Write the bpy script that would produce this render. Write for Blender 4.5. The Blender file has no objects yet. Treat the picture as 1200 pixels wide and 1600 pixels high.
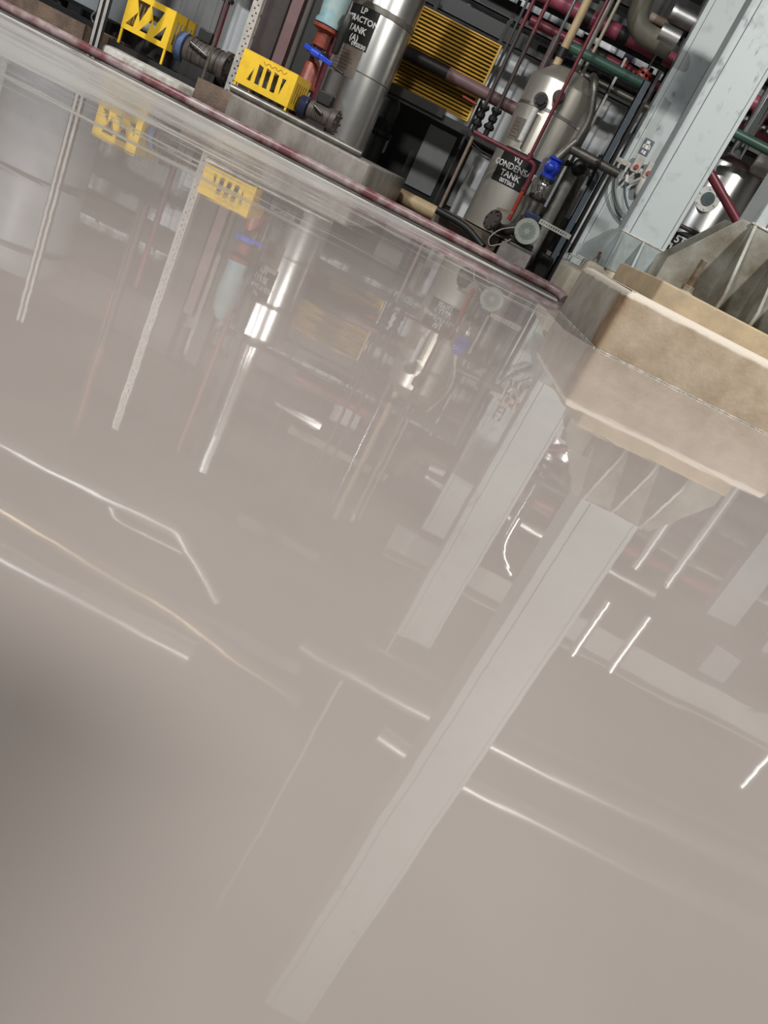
import bpy, bmesh, math, random
from mathutils import Vector, Matrix
random.seed(7)
SC = bpy.context.scene
COL = SC.collection
R = math.radians

# ------------------------------------------------------------------ camera
CAM_H, FOC, ROLL, PITCH = 0.40, 1200.0, R(27.3), R(22.4)
cF = Vector((0, math.cos(PITCH), -math.sin(PITCH)))
cU0 = Vector((0, math.sin(PITCH), math.cos(PITCH)))
cR0 = Vector((1, 0, 0))
cam_d = bpy.data.cameras.new('camera')
cam = bpy.data.objects.new('camera', cam_d)
COL.objects.link(cam)
# the photo is rolled so that plant verticals lean to the right
pr = cR0 * math.cos(ROLL) + cU0 * math.sin(ROLL)
pu = cU0 * math.cos(ROLL) - cR0 * math.sin(ROLL)
mw = Matrix((pr, pu, -cF)).transposed().to_4x4()
mw.translation = (0, 0, CAM_H)
cam.matrix_world = mw
cam_d.sensor_fit = 'HORIZONTAL'
cam_d.sensor_width = 36.0
cam_d.lens = 36.0 * FOC / 1200.0
cam_d.clip_start = 0.02
SC.camera = cam

def at(px, py, Y):
    """point of the plant at distance Y seen at a place in the photograph"""
    dx, dy = px - 600, py - 800
    d = cF * FOC + pr * dx - pu * dy
    t = Y / d.y
    return Vector((d.x * t, Y, CAM_H + d.z * t))

def mir(px, py, Y):
    """the same for something seen mirrored in the floor"""
    dx, dy = px - 600, py - 800
    d = cF * FOC + pr * dx - pu * dy
    t = Y / d.y
    return Vector((d.x * t, Y, -CAM_H - d.z * t))

# ------------------------------------------------------------------ light
SC.view_settings.view_transform = 'Standard'
SC.view_settings.look = 'None'
SC.view_settings.gamma = 1.0
SC.view_settings.use_curve_mapping = False
SC.view_settings.exposure = -0.32
world = bpy.data.worlds.new('world')
SC.world = world
world.use_nodes = True
bg = world.node_tree.nodes['Background']
bg.inputs[0].default_value = (0.85, 0.93, 1.0, 1)
bg.inputs[1].default_value = 0.11

def lamp(name, loc, target, size, power, color=(1, 1, 1), spread=180):
    l = bpy.data.lights.new(name, 'AREA')
    l.shape = 'DISK'
    l.size = size
    l.energy = power
    l.color = color
    l.spread = R(spread)
    o = bpy.data.objects.new(name, l)
    COL.objects.link(o)
    o.location = loc
    o.rotation_euler = (Vector(target) - Vector(loc)).to_track_quat('-Z', 'Y').to_euler()
    return o
lamp('high_bay_lamp', (-2.2, -0.6, 6.6), (-0.6, 7.0, 0.6), 0.8, 470, (1, 0.98, 0.95))
lamp('high_bay_lamp.001', (3.9, 2.0, 5.8), (1.4, 6.0, 0.4), 0.32, 600, (1, 0.97, 0.92))
lamp('high_bay_lamp.002', (-6.0, 2.6, 6.4), (-4.2, 8.8, 0.8), 0.32, 170, (0.97, 0.98, 1.0), 90)

# ------------------------------------------------------------------ materials
def mat(name, col, rough=0.5, metal=0.0, var=0.0, scale=6.0, col2=None, bump=0.0, stretch=(1, 1, 1),
        spec=0.5, thr=(0.35, 0.65), rvar=0.0, coat=0.0):
    m = bpy.data.materials.new(name)
    m.use_nodes = True
    nt = m.node_tree
    b = nt.nodes['Principled BSDF']
    b.inputs['Base Color'].default_value = (*col, 1)
    b.inputs['Roughness'].default_value = rough
    b.inputs['Metallic'].default_value = metal
    b.inputs['Specular IOR Level'].default_value = spec
    b.inputs['Coat Weight'].default_value = coat
    if var > 0 or col2 or bump > 0 or rvar > 0:
        tc = nt.nodes.new('ShaderNodeTexCoord')
        mp = nt.nodes.new('ShaderNodeMapping')
        mp.inputs['Scale'].default_value = stretch
        nt.links.new(tc.outputs['Object'], mp.inputs['Vector'])
        n = nt.nodes.new('ShaderNodeTexNoise')
        n.inputs['Scale'].default_value = scale
        n.inputs['Detail'].default_value = 6
        n.inputs['Roughness'].default_value = 0.62
        nt.links.new(mp.outputs[0], n.inputs['Vector'])
        if var > 0 or col2:
            r = nt.nodes.new('ShaderNodeValToRGB')
            c2 = col2 or tuple(c * (1 - var) for c in col)
            r.color_ramp.elements[0].position = thr[0]
            r.color_ramp.elements[1].position = thr[1]
            r.color_ramp.elements[0].color = (*c2, 1)
            r.color_ramp.elements[1].color = (*col, 1)
            nt.links.new(n.outputs['Fac'], r.inputs[0])
            nt.links.new(r.outputs[0], b.inputs['Base Color'])
        if rvar > 0:
            mr = nt.nodes.new('ShaderNodeMapRange')
            mr.inputs[1].default_value = 0.3
            mr.inputs[2].default_value = 0.7
            mr.inputs[3].default_value = max(0, rough - rvar)
            mr.inputs[4].default_value = rough + rvar
            nt.links.new(n.outputs['Fac'], mr.inputs[0])
            nt.links.new(mr.outputs[0], b.inputs['Roughness'])
        if bump > 0:
            bp = nt.nodes.new('ShaderNodeBump')
            bp.inputs['Strength'].default_value = bump
            bp.inputs['Distance'].default_value = 0.01
            n2 = nt.nodes.new('ShaderNodeTexNoise')
            n2.inputs['Scale'].default_value = scale * 8
            n2.inputs['Detail'].default_value = 5
            nt.links.new(tc.outputs['Object'], n2.inputs['Vector'])
            nt.links.new(n2.outputs['Fac'], bp.inputs['Height'])
            nt.links.new(bp.outputs[0], b.inputs['Normal'])
    return m

def epoxy():
    m = bpy.data.materials.new('epoxy_floor_coating')
    m.use_nodes = True
    nt = m.node_tree
    L = nt.links.new
    N = nt.nodes.new
    b = nt.nodes['Principled BSDF']
    b.inputs['IOR'].default_value = 1.62
    tc = N('ShaderNodeTexCoord')
    sep = N('ShaderNodeSeparateXYZ')
    L(tc.outputs['Object'], sep.inputs[0])
    # cloudy taupe pigment
    n1 = N('ShaderNodeTexNoise'); n1.inputs['Scale'].default_value = 2.2; n1.inputs['Detail'].default_value = 5
    L(tc.outputs['Object'], n1.inputs['Vector'])
    r1 = N('ShaderNodeValToRGB')
    r1.color_ramp.elements[0].position = 0.3; r1.color_ramp.elements[1].position = 0.7
    r1.color_ramp.elements[0].color = (0.352, 0.311, 0.290, 1)
    r1.color_ramp.elements[1].color = (0.405, 0.360, 0.336, 1)
    L(n1.outputs['Fac'], r1.inputs[0])
    # dusty streaks that run along the kerb
    mp = N('ShaderNodeMapping'); mp.inputs['Scale'].default_value = (0.12, 0.62, 1)
    mp.inputs['Rotation'].default_value = (0, 0, R(2))
    L(tc.outputs['Object'], mp.inputs['Vector'])
    n2 = N('ShaderNodeTexNoise'); n2.inputs['Scale'].default_value = 2.6; n2.inputs['Detail'].default_value = 12
    n2.inputs['Roughness'].default_value = 0.72
    L(mp.outputs[0], n2.inputs['Vector'])
    mp4 = N('ShaderNodeMapping'); mp4.inputs['Scale'].default_value = (0.10, 0.95, 1)
    mp4.inputs['Rotation'].default_value = (0, 0, R(-4)); mp4.inputs['Location'].default_value = (3.1, 1.7, 0)
    L(tc.outputs['Object'], mp4.inputs['Vector'])
    n4 = N('ShaderNodeTexNoise'); n4.inputs['Scale'].default_value = 2.6; n4.inputs['Detail'].default_value = 12
    n4.inputs['Roughness'].default_value = 0.78
    L(mp4.outputs[0], n4.inputs['Vector'])
    def mrange(src, a, bb, c, d):
        k = N('ShaderNodeMapRange'); k.interpolation_type = 'SMOOTHSTEP'
        k.inputs[1].default_value = a; k.inputs[2].default_value = bb
        k.inputs[3].default_value = c; k.inputs[4].default_value = d
        L(src, k.inputs[0]); return k.outputs[0]
    def mth(op, a, bb=None, clamp=False):
        k = N('ShaderNodeMath'); k.operation = op; k.use_clamp = clamp
        if isinstance(a, (int, float)): k.inputs[0].default_value = a
        else: L(a, k.inputs[0])
        if bb is not None:
            if isinstance(bb, (int, float)): k.inputs[1].default_value = bb
            else: L(bb, k.inputs[1])
        return k.outputs[0]
    # dusty zone: wide on the left, narrow to the right
    yy = mth('ADD', sep.outputs['Y'], mth('MULTIPLY', sep.outputs['X'], -1.4))
    zone = mrange(yy, 5.0, 8.8, 0.0, 1.0)
    lim = mth('SUBTRACT', 0.78, mth('MULTIPLY', zone, 0.44))
    full = mth('MULTIPLY', mth('SUBTRACT', n2.outputs['Fac'], lim), 5.0, True)
    szone = mrange(yy, 3.4, 6.0, 0.0, 1.0)
    lines = mth('MULTIPLY', mrange(n4.outputs['Fac'], 0.505, 0.575, 0.0, 0.95), szone, True)
    st = mth('MAXIMUM', full, lines)
    near = mrange(sep.outputs['Y'], 2.2, 3.6, 0.0, 1.0)
    st = mth('MULTIPLY', st, near, True)
    mix = N('ShaderNodeMixRGB')
    mix.inputs['Color2'].default_value = (0.50, 0.49, 0.455, 1)
    L(mth('MULTIPLY', st, 0.85), mix.inputs['Fac'])
    L(r1.outputs[0], mix.inputs['Color1'])
    L(mix.outputs[0], b.inputs['Base Color'])
    L(mth('ADD', 0.022, mth('MULTIPLY', st, 0.42)), b.inputs['Roughness'])
    # slow undulation of the poured coating
    mpb = N('ShaderNodeMapping'); mpb.inputs['Scale'].default_value = (1.0, 1.6, 1)
    L(tc.outputs['Object'], mpb.inputs['Vector'])
    n3 = N('ShaderNodeTexNoise'); n3.inputs['Scale'].default_value = 5.5; n3.inputs['Detail'].default_value = 2.5
    n3.inputs['Roughness'].default_value = 0.5
    L(mpb.outputs[0], n3.inputs['Vector'])
    bp = N('ShaderNodeBump'); bp.inputs['Strength'].default_value = 1.0; bp.inputs['Distance'].default_value = 0.00022
    L(n3.outputs['Fac'], bp.inputs['Height'])
    L(bp.outputs[0], b.inputs['Normal'])
    return m

M = {}
M['epoxy'] = epoxy()
M['rear_floor'] = mat('dirty_concrete_floor', (0.16, 0.15, 0.135), 0.45, var=0.5, scale=3, bump=0.2)
M['white_sheet'] = mat('white_cladding', (0.78, 0.80, 0.81), 0.45, var=0.15, scale=2)
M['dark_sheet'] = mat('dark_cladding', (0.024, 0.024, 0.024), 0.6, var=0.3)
M['ceiling'] = mat('ceiling_sheet', (0.09, 0.085, 0.08), 0.7, var=0.2)
M['colblue'] = mat('blue_grey_paint', (0.43, 0.475, 0.48), 0.42, col2=(0.31, 0.34, 0.335), scale=5.5, thr=(0.22, 0.46), bump=0.05)
M['groove'] = mat('dark_seam', (0.10, 0.11, 0.11), 0.6)
M['sleeve'] = mat('green_grey_base_paint', (0.29, 0.295, 0.26), 0.45, col2=(0.115, 0.095, 0.065), scale=3.5, thr=(0.33, 0.62), bump=0.08)  # brown blotches: grime that also stands in for shade on the gusset sides
M['concrete'] = mat('grey_concrete', (0.33, 0.30, 0.27), 0.75, var=0.45, scale=5, bump=0.4)
M['rough_white'] = mat('limed_concrete', (0.62, 0.60, 0.55), 0.85, col2=(0.36, 0.34, 0.30), scale=14, bump=0.9)
M['cream'] = mat('cream_concrete', (0.50, 0.45, 0.35), 0.7, col2=(0.33, 0.29, 0.22), scale=5, thr=(0.25, 0.6), bump=0.3)
M['brown_conc'] = mat('rusty_brown_concrete', (0.18, 0.125, 0.09), 0.6, col2=(0.08, 0.055, 0.04), scale=6, bump=0.4)
M['pump_conc'] = mat('worn_grey_concrete', (0.27, 0.25, 0.225), 0.4, col2=(0.14, 0.12, 0.10), scale=3, stretch=(1.4, 1, 0.5), bump=0.25)
M['yellow'] = mat('yellow_paint', (0.78, 0.50, 0.03), 0.45, col2=(0.62, 0.37, 0.02), scale=9, thr=(0.25, 0.5))
M['amber'] = mat('yellow_louvre_paint', (0.74, 0.46, 0.075), 0.4, var=0.3, scale=3)
M['steel'] = mat('brushed_stainless', (0.64, 0.64, 0.62), 0.30, 1.0, var=0.10, scale=1.6)
M['satin'] = mat('satin_stainless', (0.60, 0.57, 0.50), 0.36, 0.72, var=0.14, scale=1.8)
M['chrome'] = mat('bright_pipe_cladding', (0.85, 0.85, 0.84), 0.13, 1.0, var=0.12, scale=8)
M['oldsteel'] = mat('dull_pipe_steel', (0.24, 0.225, 0.20), 0.42, 0.8, var=0.4, scale=8)
M['black'] = mat('black_paint', (0.008, 0.008, 0.008), 0.42)
M['darksteel'] = mat('dark_grease_steel', (0.017, 0.016, 0.015), 0.5, var=0.4, bump=0.1)
M['letter'] = mat('white_stencil_paint', (0.72, 0.72, 0.70), 0.5)
M['brownink'] = mat('brown_stencil_ink', (0.12, 0.07, 0.045), 0.6)
M['plate'] = mat('tarnished_data_plate', (0.27, 0.235, 0.20), 0.45, 0.4, var=0.25)
M['maroon'] = mat('maroon_paint', (0.20, 0.035, 0.05), 0.38, var=0.4, scale=8)
M['kerbpipe'] = mat('dusty_maroon_paint', (0.15, 0.05, 0.055), 0.34, col2=(0.34, 0.28, 0.27), scale=5, thr=(0.35, 0.6))
M['pink'] = mat('pink_red_paint', (0.42, 0.09, 0.14), 0.4, var=0.35)
M['palepink'] = mat('faded_pink_paint', (0.20, 0.115, 0.115), 0.5, var=0.3, scale=3)
M['red'] = mat('red_paint', (0.42, 0.05, 0.035), 0.4, var=0.45, scale=8)
M['orange'] = mat('red_oxide_paint', (0.26, 0.05, 0.03), 0.45, var=0.55, scale=9)
M['green'] = mat('green_pipe_paint', (0.05, 0.125, 0.095), 0.4, var=0.2)
M['tan'] = mat('tan_paint', (0.62, 0.46, 0.26), 0.5, var=0.2)
M['beige'] = mat('grey_beige_lagging', (0.21, 0.195, 0.15), 0.5, var=0.25)
M['rust'] = mat('rusty_steel', (0.24, 0.14, 0.08), 0.6, col2=(0.25, 0.23, 0.20), scale=14)
M['tanpad'] = mat('tan_grout', (0.44, 0.345, 0.22), 0.7, col2=(0.27, 0.215, 0.15), scale=4, thr=(0.25, 0.6), bump=0.3)
M['brown_base'] = mat('grimy_brown_concrete', (0.22, 0.165, 0.12), 0.7, var=0.5, scale=6, bump=0.4)
M['midsleeve'] = mat('blue_grey_base_paint', (0.31, 0.35, 0.35), 0.45, col2=(0.20, 0.22, 0.21), scale=4, thr=(0.25, 0.55))
M['gauge'] = mat('white_gauge_tube', (0.80, 0.80, 0.76), 0.3, var=0.2, scale=20, stretch=(1, 1, 3))
M['clad'] = mat('satin_pipe_cladding', (0.85, 0.85, 0.84), 0.40, 1.0, var=0.12, scale=8)
M['boltgrey'] = mat('weathered_bolt_steel', (0.33, 0.29, 0.24), 0.5, 0.4, col2=(0.20, 0.13, 0.08), scale=16)
M['tanclad'] = mat('brass_toned_cladding', (0.72, 0.56, 0.38), 0.36, 0.85, var=0.15)
M['ivory'] = mat('ivory_sheet', (0.80, 0.77, 0.70), 0.5, var=0.15, scale=4)
M['blue'] = mat('bright_blue_paint', (0.02, 0.06, 0.55), 0.3, var=0.3)
M['navy'] = mat('navy_paint', (0.03, 0.04, 0.10), 0.35, var=0.3)
M['paleblue'] = mat('pale_blue_paint', (0.10, 0.15, 0.30), 0.4, var=0.4)
M['teal'] = mat('chalky_teal_paint', (0.13, 0.27, 0.31), 0.55, col2=(0.27, 0.33, 0.31), scale=7)
M['fan'] = mat('mint_grey_enamel', (0.42, 0.46, 0.40), 0.4, var=0.2)
M['motor'] = mat('brown_grey_casting', (0.085, 0.068, 0.058), 0.5, var=0.4, scale=10, bump=0.15)
M['cable'] = mat('grey_cable', (0.22, 0.24, 0.24), 0.5)
M['galv'] = mat('galvanised_steel', (0.50, 0.49, 0.45), 0.5, 0.3, var=0.3, scale=12)
M['box'] = mat('aged_grey_plastic', (0.50, 0.48, 0.43), 0.55, var=0.25)
M['slate'] = mat('slate_blue_angle', (0.10, 0.125, 0.15), 0.4, var=0.3)
M['panelgrey'] = mat('grey_panel', (0.40, 0.425, 0.42), 0.5, var=0.25, scale=2)
M['greytank'] = mat('blue_grey_tank_paint', (0.25, 0.28, 0.30), 0.45, var=0.25, scale=3)
M['whitepaint'] = mat('white_kerb_paint', (0.56, 0.56, 0.53), 0.5, col2=(0.22, 0.21, 0.19), scale=6, stretch=(0.4, 2, 1), thr=(0.3, 0.5))
M['mauve'] = mat('dark_brown_paint', (0.06, 0.045, 0.04), 0.5, var=0.3)
M['glass'] = mat('sight_glass', (0.12, 0.16, 0.16), 0.1, spec=0.6)

def scuffs(m):
    nt = m.node_tree; L = nt.links.new; N = nt.nodes.new
    b = nt.nodes['Principled BSDF']
    src = b.inputs['Base Color'].links[0].from_socket
    tc = N('ShaderNodeTexCoord'); mp = N('ShaderNodeMapping'); mp.inputs['Scale'].default_value = (1, 1, 0.45)
    mp.inputs['Rotation'].default_value = (0, R(14), 0)
    L(tc.outputs['Object'], mp.inputs['Vector'])
    n = N('ShaderNodeTexNoise'); n.inputs['Scale'].default_value = 17; n.inputs['Detail'].default_value = 5
    L(mp.outputs[0], n.inputs['Vector'])
    n2 = N('ShaderNodeTexNoise'); n2.inputs['Scale'].default_value = 3.2
    L(tc.outputs['Object'], n2.inputs['Vector'])
    a = N('ShaderNodeMath'); a.operation = 'MULTIPLY'; L(n.outputs['Fac'], a.inputs[0]); L(n2.outputs['Fac'], a.inputs[1])
    k = N('ShaderNodeMapRange'); k.inputs[1].default_value = 0.372; k.inputs[2].default_value = 0.45; k.inputs[4].default_value = 0.6
    L(a.outputs[0], k.inputs[0])
    mx = N('ShaderNodeMixRGB'); mx.inputs['Color2'].default_value = (0.10, 0.11, 0.11, 1)
    L(k.outputs[0], mx.inputs['Fac']); L(src, mx.inputs['Color1']); L(mx.outputs[0], b.inputs['Base Color'])
scuffs(M['colblue'])

def tan_plinth():
    """tan render on the front, grey tone on the flank and a brown stain on the corner"""
    m = mat('tan_and_grey_plinth', (0.47, 0.37, 0.26), 0.7, bump=0.3, scale=5)
    nt = m.node_tree; L = nt.links.new; N = nt.nodes.new
    b = nt.nodes['Principled BSDF']
    tc = N('ShaderNodeTexCoord'); sep = N('ShaderNodeSeparateXYZ'); L(tc.outputs['Object'], sep.inputs[0])
    no = N('ShaderNodeTexNoise'); no.inputs['Scale'].default_value = 6; no.inputs['Detail'].default_value = 6
    L(tc.outputs['Object'], no.inputs['Vector'])
    a = N('ShaderNodeMath'); a.operation = 'MULTIPLY_ADD'
    L(no.outputs['Fac'], a.inputs[0]); a.inputs[1].default_value = 0.06; L(sep.outputs['X'], a.inputs[2])
    r = N('ShaderNodeValToRGB')
    k = N('ShaderNodeMapRange'); k.inputs[1].default_value = 0.0; k.inputs[2].default_value = 0.5
    L(a.outputs[0], k.inputs[0]); L(k.outputs[0], r.inputs[0])
    e = r.color_ramp.elements
    e[0].position = 0.03; e[0].color = (0.34, 0.32, 0.28, 1)
    e[1].position = 0.34; e[1].color = (0.45, 0.37, 0.28, 1)
    q = e.new(0.07); q.color = (0.36, 0.34, 0.30, 1)
    q = e.new(0.10); q.color = (0.22, 0.14, 0.08, 1)
    q = e.new(0.22); q.color = (0.41, 0.315, 0.22, 1)
    r2 = N('ShaderNodeValToRGB')
    r2.color_ramp.elements[0].position = 0.3; r2.color_ramp.elements[1].position = 0.62
    r2.color_ramp.elements[0].color = (0.72, 0.68, 0.62, 1); r2.color_ramp.elements[1].color = (1, 1, 1, 1)
    L(no.outputs['Fac'], r2.inputs[0])
    mx = N('ShaderNodeMixRGB'); mx.blend_type = 'MULTIPLY'; mx.inputs['Fac'].default_value = 1
    L(r.outputs[0], mx.inputs['Color1']); L(r2.outputs[0], mx.inputs['Color2'])
    # pale worn paint along the top arris
    az = N('ShaderNodeMath'); az.operation = 'MULTIPLY_ADD'
    L(no.outputs['Fac'], az.inputs[0]); az.inputs[1].default_value = 0.03; L(sep.outputs['Z'], az.inputs[2])
    kz = N('ShaderNodeMapRange'); kz.inputs[1].default_value = 0.338; kz.inputs[2].default_value = 0.350
    L(az.outputs[0], kz.inputs[0])
    m3 = N('ShaderNodeMixRGB'); m3.inputs['Color2'].default_value = (0.60, 0.54, 0.46, 1)
    L(kz.outputs[0], m3.inputs['Fac']); L(mx.outputs[0], m3.inputs['Color1'])
    L(m3.outputs[0], b.inputs['Base Color'])
    return m

# ------------------------------------------------------------------ mesh helpers
ORG = {}
def org(o):
    return ORG.get(o.name, Vector((0, 0, 0)))

class MB:
    def __init__(s):
        s.v, s.f = [], []
    def add(s, vs, fs):
        o = len(s.v)
        s.v += [Vector(v) for v in vs]
        s.f += [[i + o for i in f] for f in fs]
        return s
    def box(s, x0, x1, y0, y1, z0, z1):
        x0, x1 = sorted((x0, x1)); y0, y1 = sorted((y0, y1)); z0, z1 = sorted((z0, z1))
        return s.prism([(x0, y0), (x1, y0), (x1, y1), (x0, y1)], z0, z1)
    def prism(s, poly, z0, z1):
        n = len(poly)
        vs = [(x, y, z0) for x, y in poly] + [(x, y, z1) for x, y in poly]
        fs = [list(range(n))[::-1], list(range(n, 2 * n))]
        fs += [[i, (i + 1) % n, n + (i + 1) % n, n + i] for i in range(n)]
        return s.add(vs, fs)
    def chblock(s, poly, z0, z1, c, corner=0.04):
        """block with rounded upright corners and a rounded top edge, flat on the ground"""
        n = len(poly); P = [Vector((x, y, 0)) for x, y in poly]; q = []
        for i in range(n):
            a, p, b = P[i - 1], P[i], P[(i + 1) % n]
            A = p + (a - p).normalized() * corner; B = p + (b - p).normalized() * corner
            for j in range(4):
                t = j / 3
                q.append(A * (1 - t) ** 2 + p * 2 * t * (1 - t) + B * t * t)
        m = len(q); cen = sum(q, Vector()) / m
        nrm = []
        for i in range(m):
            d = (q[(i + 1) % m] - q[i - 1]).normalized(); k = Vector((-d.y, d.x, 0))
            nrm.append(k if k.dot(cen - q[i]) > 0 else -k)
        vs = []; rings = [(0, z0)] + [(c * (1 - math.cos(t * math.pi / 6)), z1 - c + c * math.sin(t * math.pi / 6)) for t in range(4)]
        for ins, z in rings: vs += [(p.x + k.x * ins, p.y + k.y * ins, z) for p, k in zip(q, nrm)]
        fs = [[r * m + i, r * m + (i + 1) % m, (r + 1) * m + (i + 1) % m, (r + 1) * m + i] for r in range(len(rings) - 1) for i in range(m)]
        fs += [list(range(m))[::-1], list(range((len(rings) - 1) * m, len(rings) * m))]
        return s.add(vs, fs)
    def slab(s, pts, vec):
        """polygon of 3-D points pushed along vec"""
        n = len(pts); vec = Vector(vec)
        vs = [Vector(p) for p in pts] + [Vector(p) + vec for p in pts]
        fs = [list(range(n))[::-1], list(range(n, 2 * n))]
        fs += [[i, (i + 1) % n, n + (i + 1) % n, n + i] for i in range(n)]
        return s.add(vs, fs)
    def bar(s, p0, p1, w, h, up=(0, 0, 1)):
        p0, p1 = Vector(p0), Vector(p1)
        d = (p1 - p0).normalized()
        a = d.cross(Vector(up))
        if a.length < 1e-4: a = d.cross(Vector((0, 1, 0)))
        a.normalize(); b = a.cross(d)
        q = [p0 + a * (i * w / 2) + b * (j * h / 2) for i, j in ((-1, -1), (1, -1), (1, 1), (-1, 1))]
        return s.slab(q, p1 - p0)
    def cyl(s, p0, p1, r0, r1=None, n=24):
        r1 = r0 if r1 is None else r1
        p0, p1 = Vector(p0), Vector(p1)
        d = (p1 - p0).normalized()
        a = d.orthogonal().normalized(); b = d.cross(a)
        vs = []
        for p, r in ((p0, r0), (p1, r1)):
            for i in range(n):
                t = 2 * math.pi * i / n
                vs.append(p + a * (r * math.cos(t)) + b * (r * math.sin(t)))
        fs = [[i, (i + 1) % n, n + (i + 1) % n, n + i] for i in range(n)]
        fs += [list(range(n))[::-1], list(range(n, 2 * n))]
        return s.add(vs, fs)
    def tube(s, pts, r, n=14, fillet=0.0, closed=False, wall=0.0):
        pts = [Vector(p) for p in pts]
        if fillet > 0:
            q = [pts[0]]
            for i in range(1, len(pts) - 1):
                a, p, b = pts[i - 1], pts[i], pts[i + 1]
                da, db = (a - p), (b - p)
                k = min(fillet, da.length * 0.49, db.length * 0.49)
                A, B = p + da.normalized() * k, p + db.normalized() * k
                for j in range(7):
                    t = j / 6
                    q.append(A * (1 - t) ** 2 + p * 2 * t * (1 - t) + B * t * t)
            q.append(pts[-1]); pts = q
        m = len(pts)
        tan = []
        for i in range(m):
            if closed: t = pts[(i + 1) % m] - pts[i - 1]
            else: t = pts[min(i + 1, m - 1)] - pts[max(i - 1, 0)]
            tan.append(t.normalized())
        a = tan[0].orthogonal().normalized()
        vs = []
        for i in range(m):
            a = (a - tan[i] * a.dot(tan[i])).normalized()
            b = tan[i].cross(a)
            for k in range(n):
                t = 2 * math.pi * k / n
                vs.append(pts[i] + a * (r * math.cos(t)) + b * (r * math.sin(t)))
        fs = []
        for i in range(m if closed else m - 1):
            j = (i + 1) % m
            for k in range(n):
                fs.append([i * n + k, i * n + (k + 1) % n, j * n + (k + 1) % n, j * n + k])
        if not closed:
            fs += [list(range(n))[::-1], list(range((m - 1) * n, m * n))]
        return s.add(vs, fs)
    def lathe(s, prof, c, axis=(0, 0, 1), n=48, a0=0.0, a1=2 * math.pi):
        """profile of (radius, height) turned about an axis through c"""
        ax = Vector(axis).normalized(); c = Vector(c)
        if abs(ax.z) > 0.9: u, w = Vector((1, 0, 0)), Vector((0, 1, 0))
        else:
            u = ax.orthogonal().normalized(); w = ax.cross(u)
        full = abs(a1 - a0 - 2 * math.pi) < 1e-6
        na = n if full else n + 1
        vs, fs = [], []
        for rr, h in prof:
            for i in range(na):
                t = a0 + (a1 - a0) * i / n
                vs.append(c + ax * h + u * (rr * math.cos(t)) + w * (rr * math.sin(t)))
        for j in range(len(prof) - 1):
            for i in range(n if full else n):
                k = (i + 1) % na
                fs.append([j * na + i, j * na + k, (j + 1) * na + k, (j + 1) * na + i])
        if full:
            fs.append(list(range(na))[::-1]); o = (len(prof) - 1) * na
            fs.append(list(range(o, o + na)))
        return s.add(vs, fs)
    def ball(s, c, r, n=16, sq=(1, 1, 1)):
        pr_ = [(max(1e-4, r * math.sin(math.pi * i / 8)), -r * math.cos(math.pi * i / 8)) for i in range(9)]
        t = MB().lathe(pr_, (0, 0, 0), n=n)
        return s.add([(v.x * sq[0] + c[0], v.y * sq[1] + c[1], v.z * sq[2] + c[2]) for v in t.v], t.f)
    def build(s, name, m, parent=None, bevel=0.0, smooth=True, seg=2):
        o0 = org(parent) if parent else None
        if o0 is None:
            o0 = Vector((0, 0, 0))
            if s.v:
                xs = [v.x for v in s.v]; ys = [v.y for v in s.v]; zs = [v.z for v in s.v]
                o0 = Vector(((min(xs) + max(xs)) / 2, (min(ys) + max(ys)) / 2, min(zs)))
        me = bpy.data.meshes.new(name)
        me.from_pydata([v - o0 for v in s.v], [], s.f)
        bm = bmesh.new(); bm.from_mesh(me)
        bmesh.ops.recalc_face_normals(bm, faces=bm.faces)
        bm.to_mesh(me); bm.free()
        me.materials.append(m)
        if smooth:
            me.polygons.foreach_set('use_smooth', [True] * len(me.polygons))
            me.set_sharp_from_angle(angle=R(38))
        o = bpy.data.objects.new(name, me)
        COL.objects.link(o)
        if parent:
            o.parent = parent
        else:
            o.location = o0
        ORG[o.name] = o0
        if bevel > 0:
            b = o.modifiers.new('bevel', 'BEVEL'); b.width = bevel; b.segments = seg
            b.limit_method = 'ANGLE'; b.angle_limit = R(40)
        return o

def tag(o, label, cat, group=None):
    o['label'] = label; o['category'] = cat
    if group: o['group'] = group
    return o

def thing(name, label, cat, loc, group=None):
    o = bpy.data.objects.new(name, None)
    o.empty_display_size = 0.1
    COL.objects.link(o)
    o.location = loc
    ORG[o.name] = Vector(loc)
    return tag(o, label, cat, group)

def struct(o):
    o['kind'] = 'structure'
    return o

def curve_geo(splines, extrude, text=None, size=0.1):
    """filled 2-D outline with holes (or lettering) as plain vertices and faces in the XY plane"""
    if text is not None:
        cu = bpy.data.curves.new('outline', 'FONT'); cu.body = text; cu.size = size
        cu.align_x = 'CENTER'; cu.align_y = 'CENTER'; cu.resolution_u = 3
        cu.offset = size * 0.02
    else:
        cu = bpy.data.curves.new('outline', 'CURVE'); cu.dimensions = '2D'; cu.fill_mode = 'BOTH'
        for sp in splines:
            s = cu.splines.new('POLY'); s.points.add(len(sp) - 1)
            for p, q in zip(s.points, sp): p.co = (q[0], q[1], 0, 1)
            s.use_cyclic_u = True
    cu.extrude = extrude
    o = bpy.data.objects.new('outline', cu)
    COL.objects.link(o)
    bpy.context.view_layer.update()
    me = bpy.data.meshes.new_from_object(o.evaluated_get(bpy.context.evaluated_depsgraph_get()))
    vs = [v.co.copy() for v in me.vertices]; fs = [list(p.vertices) for p in me.polygons]
    bpy.data.objects.remove(o); bpy.data.curves.remove(cu); bpy.data.meshes.remove(me)
    return vs, fs

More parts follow.
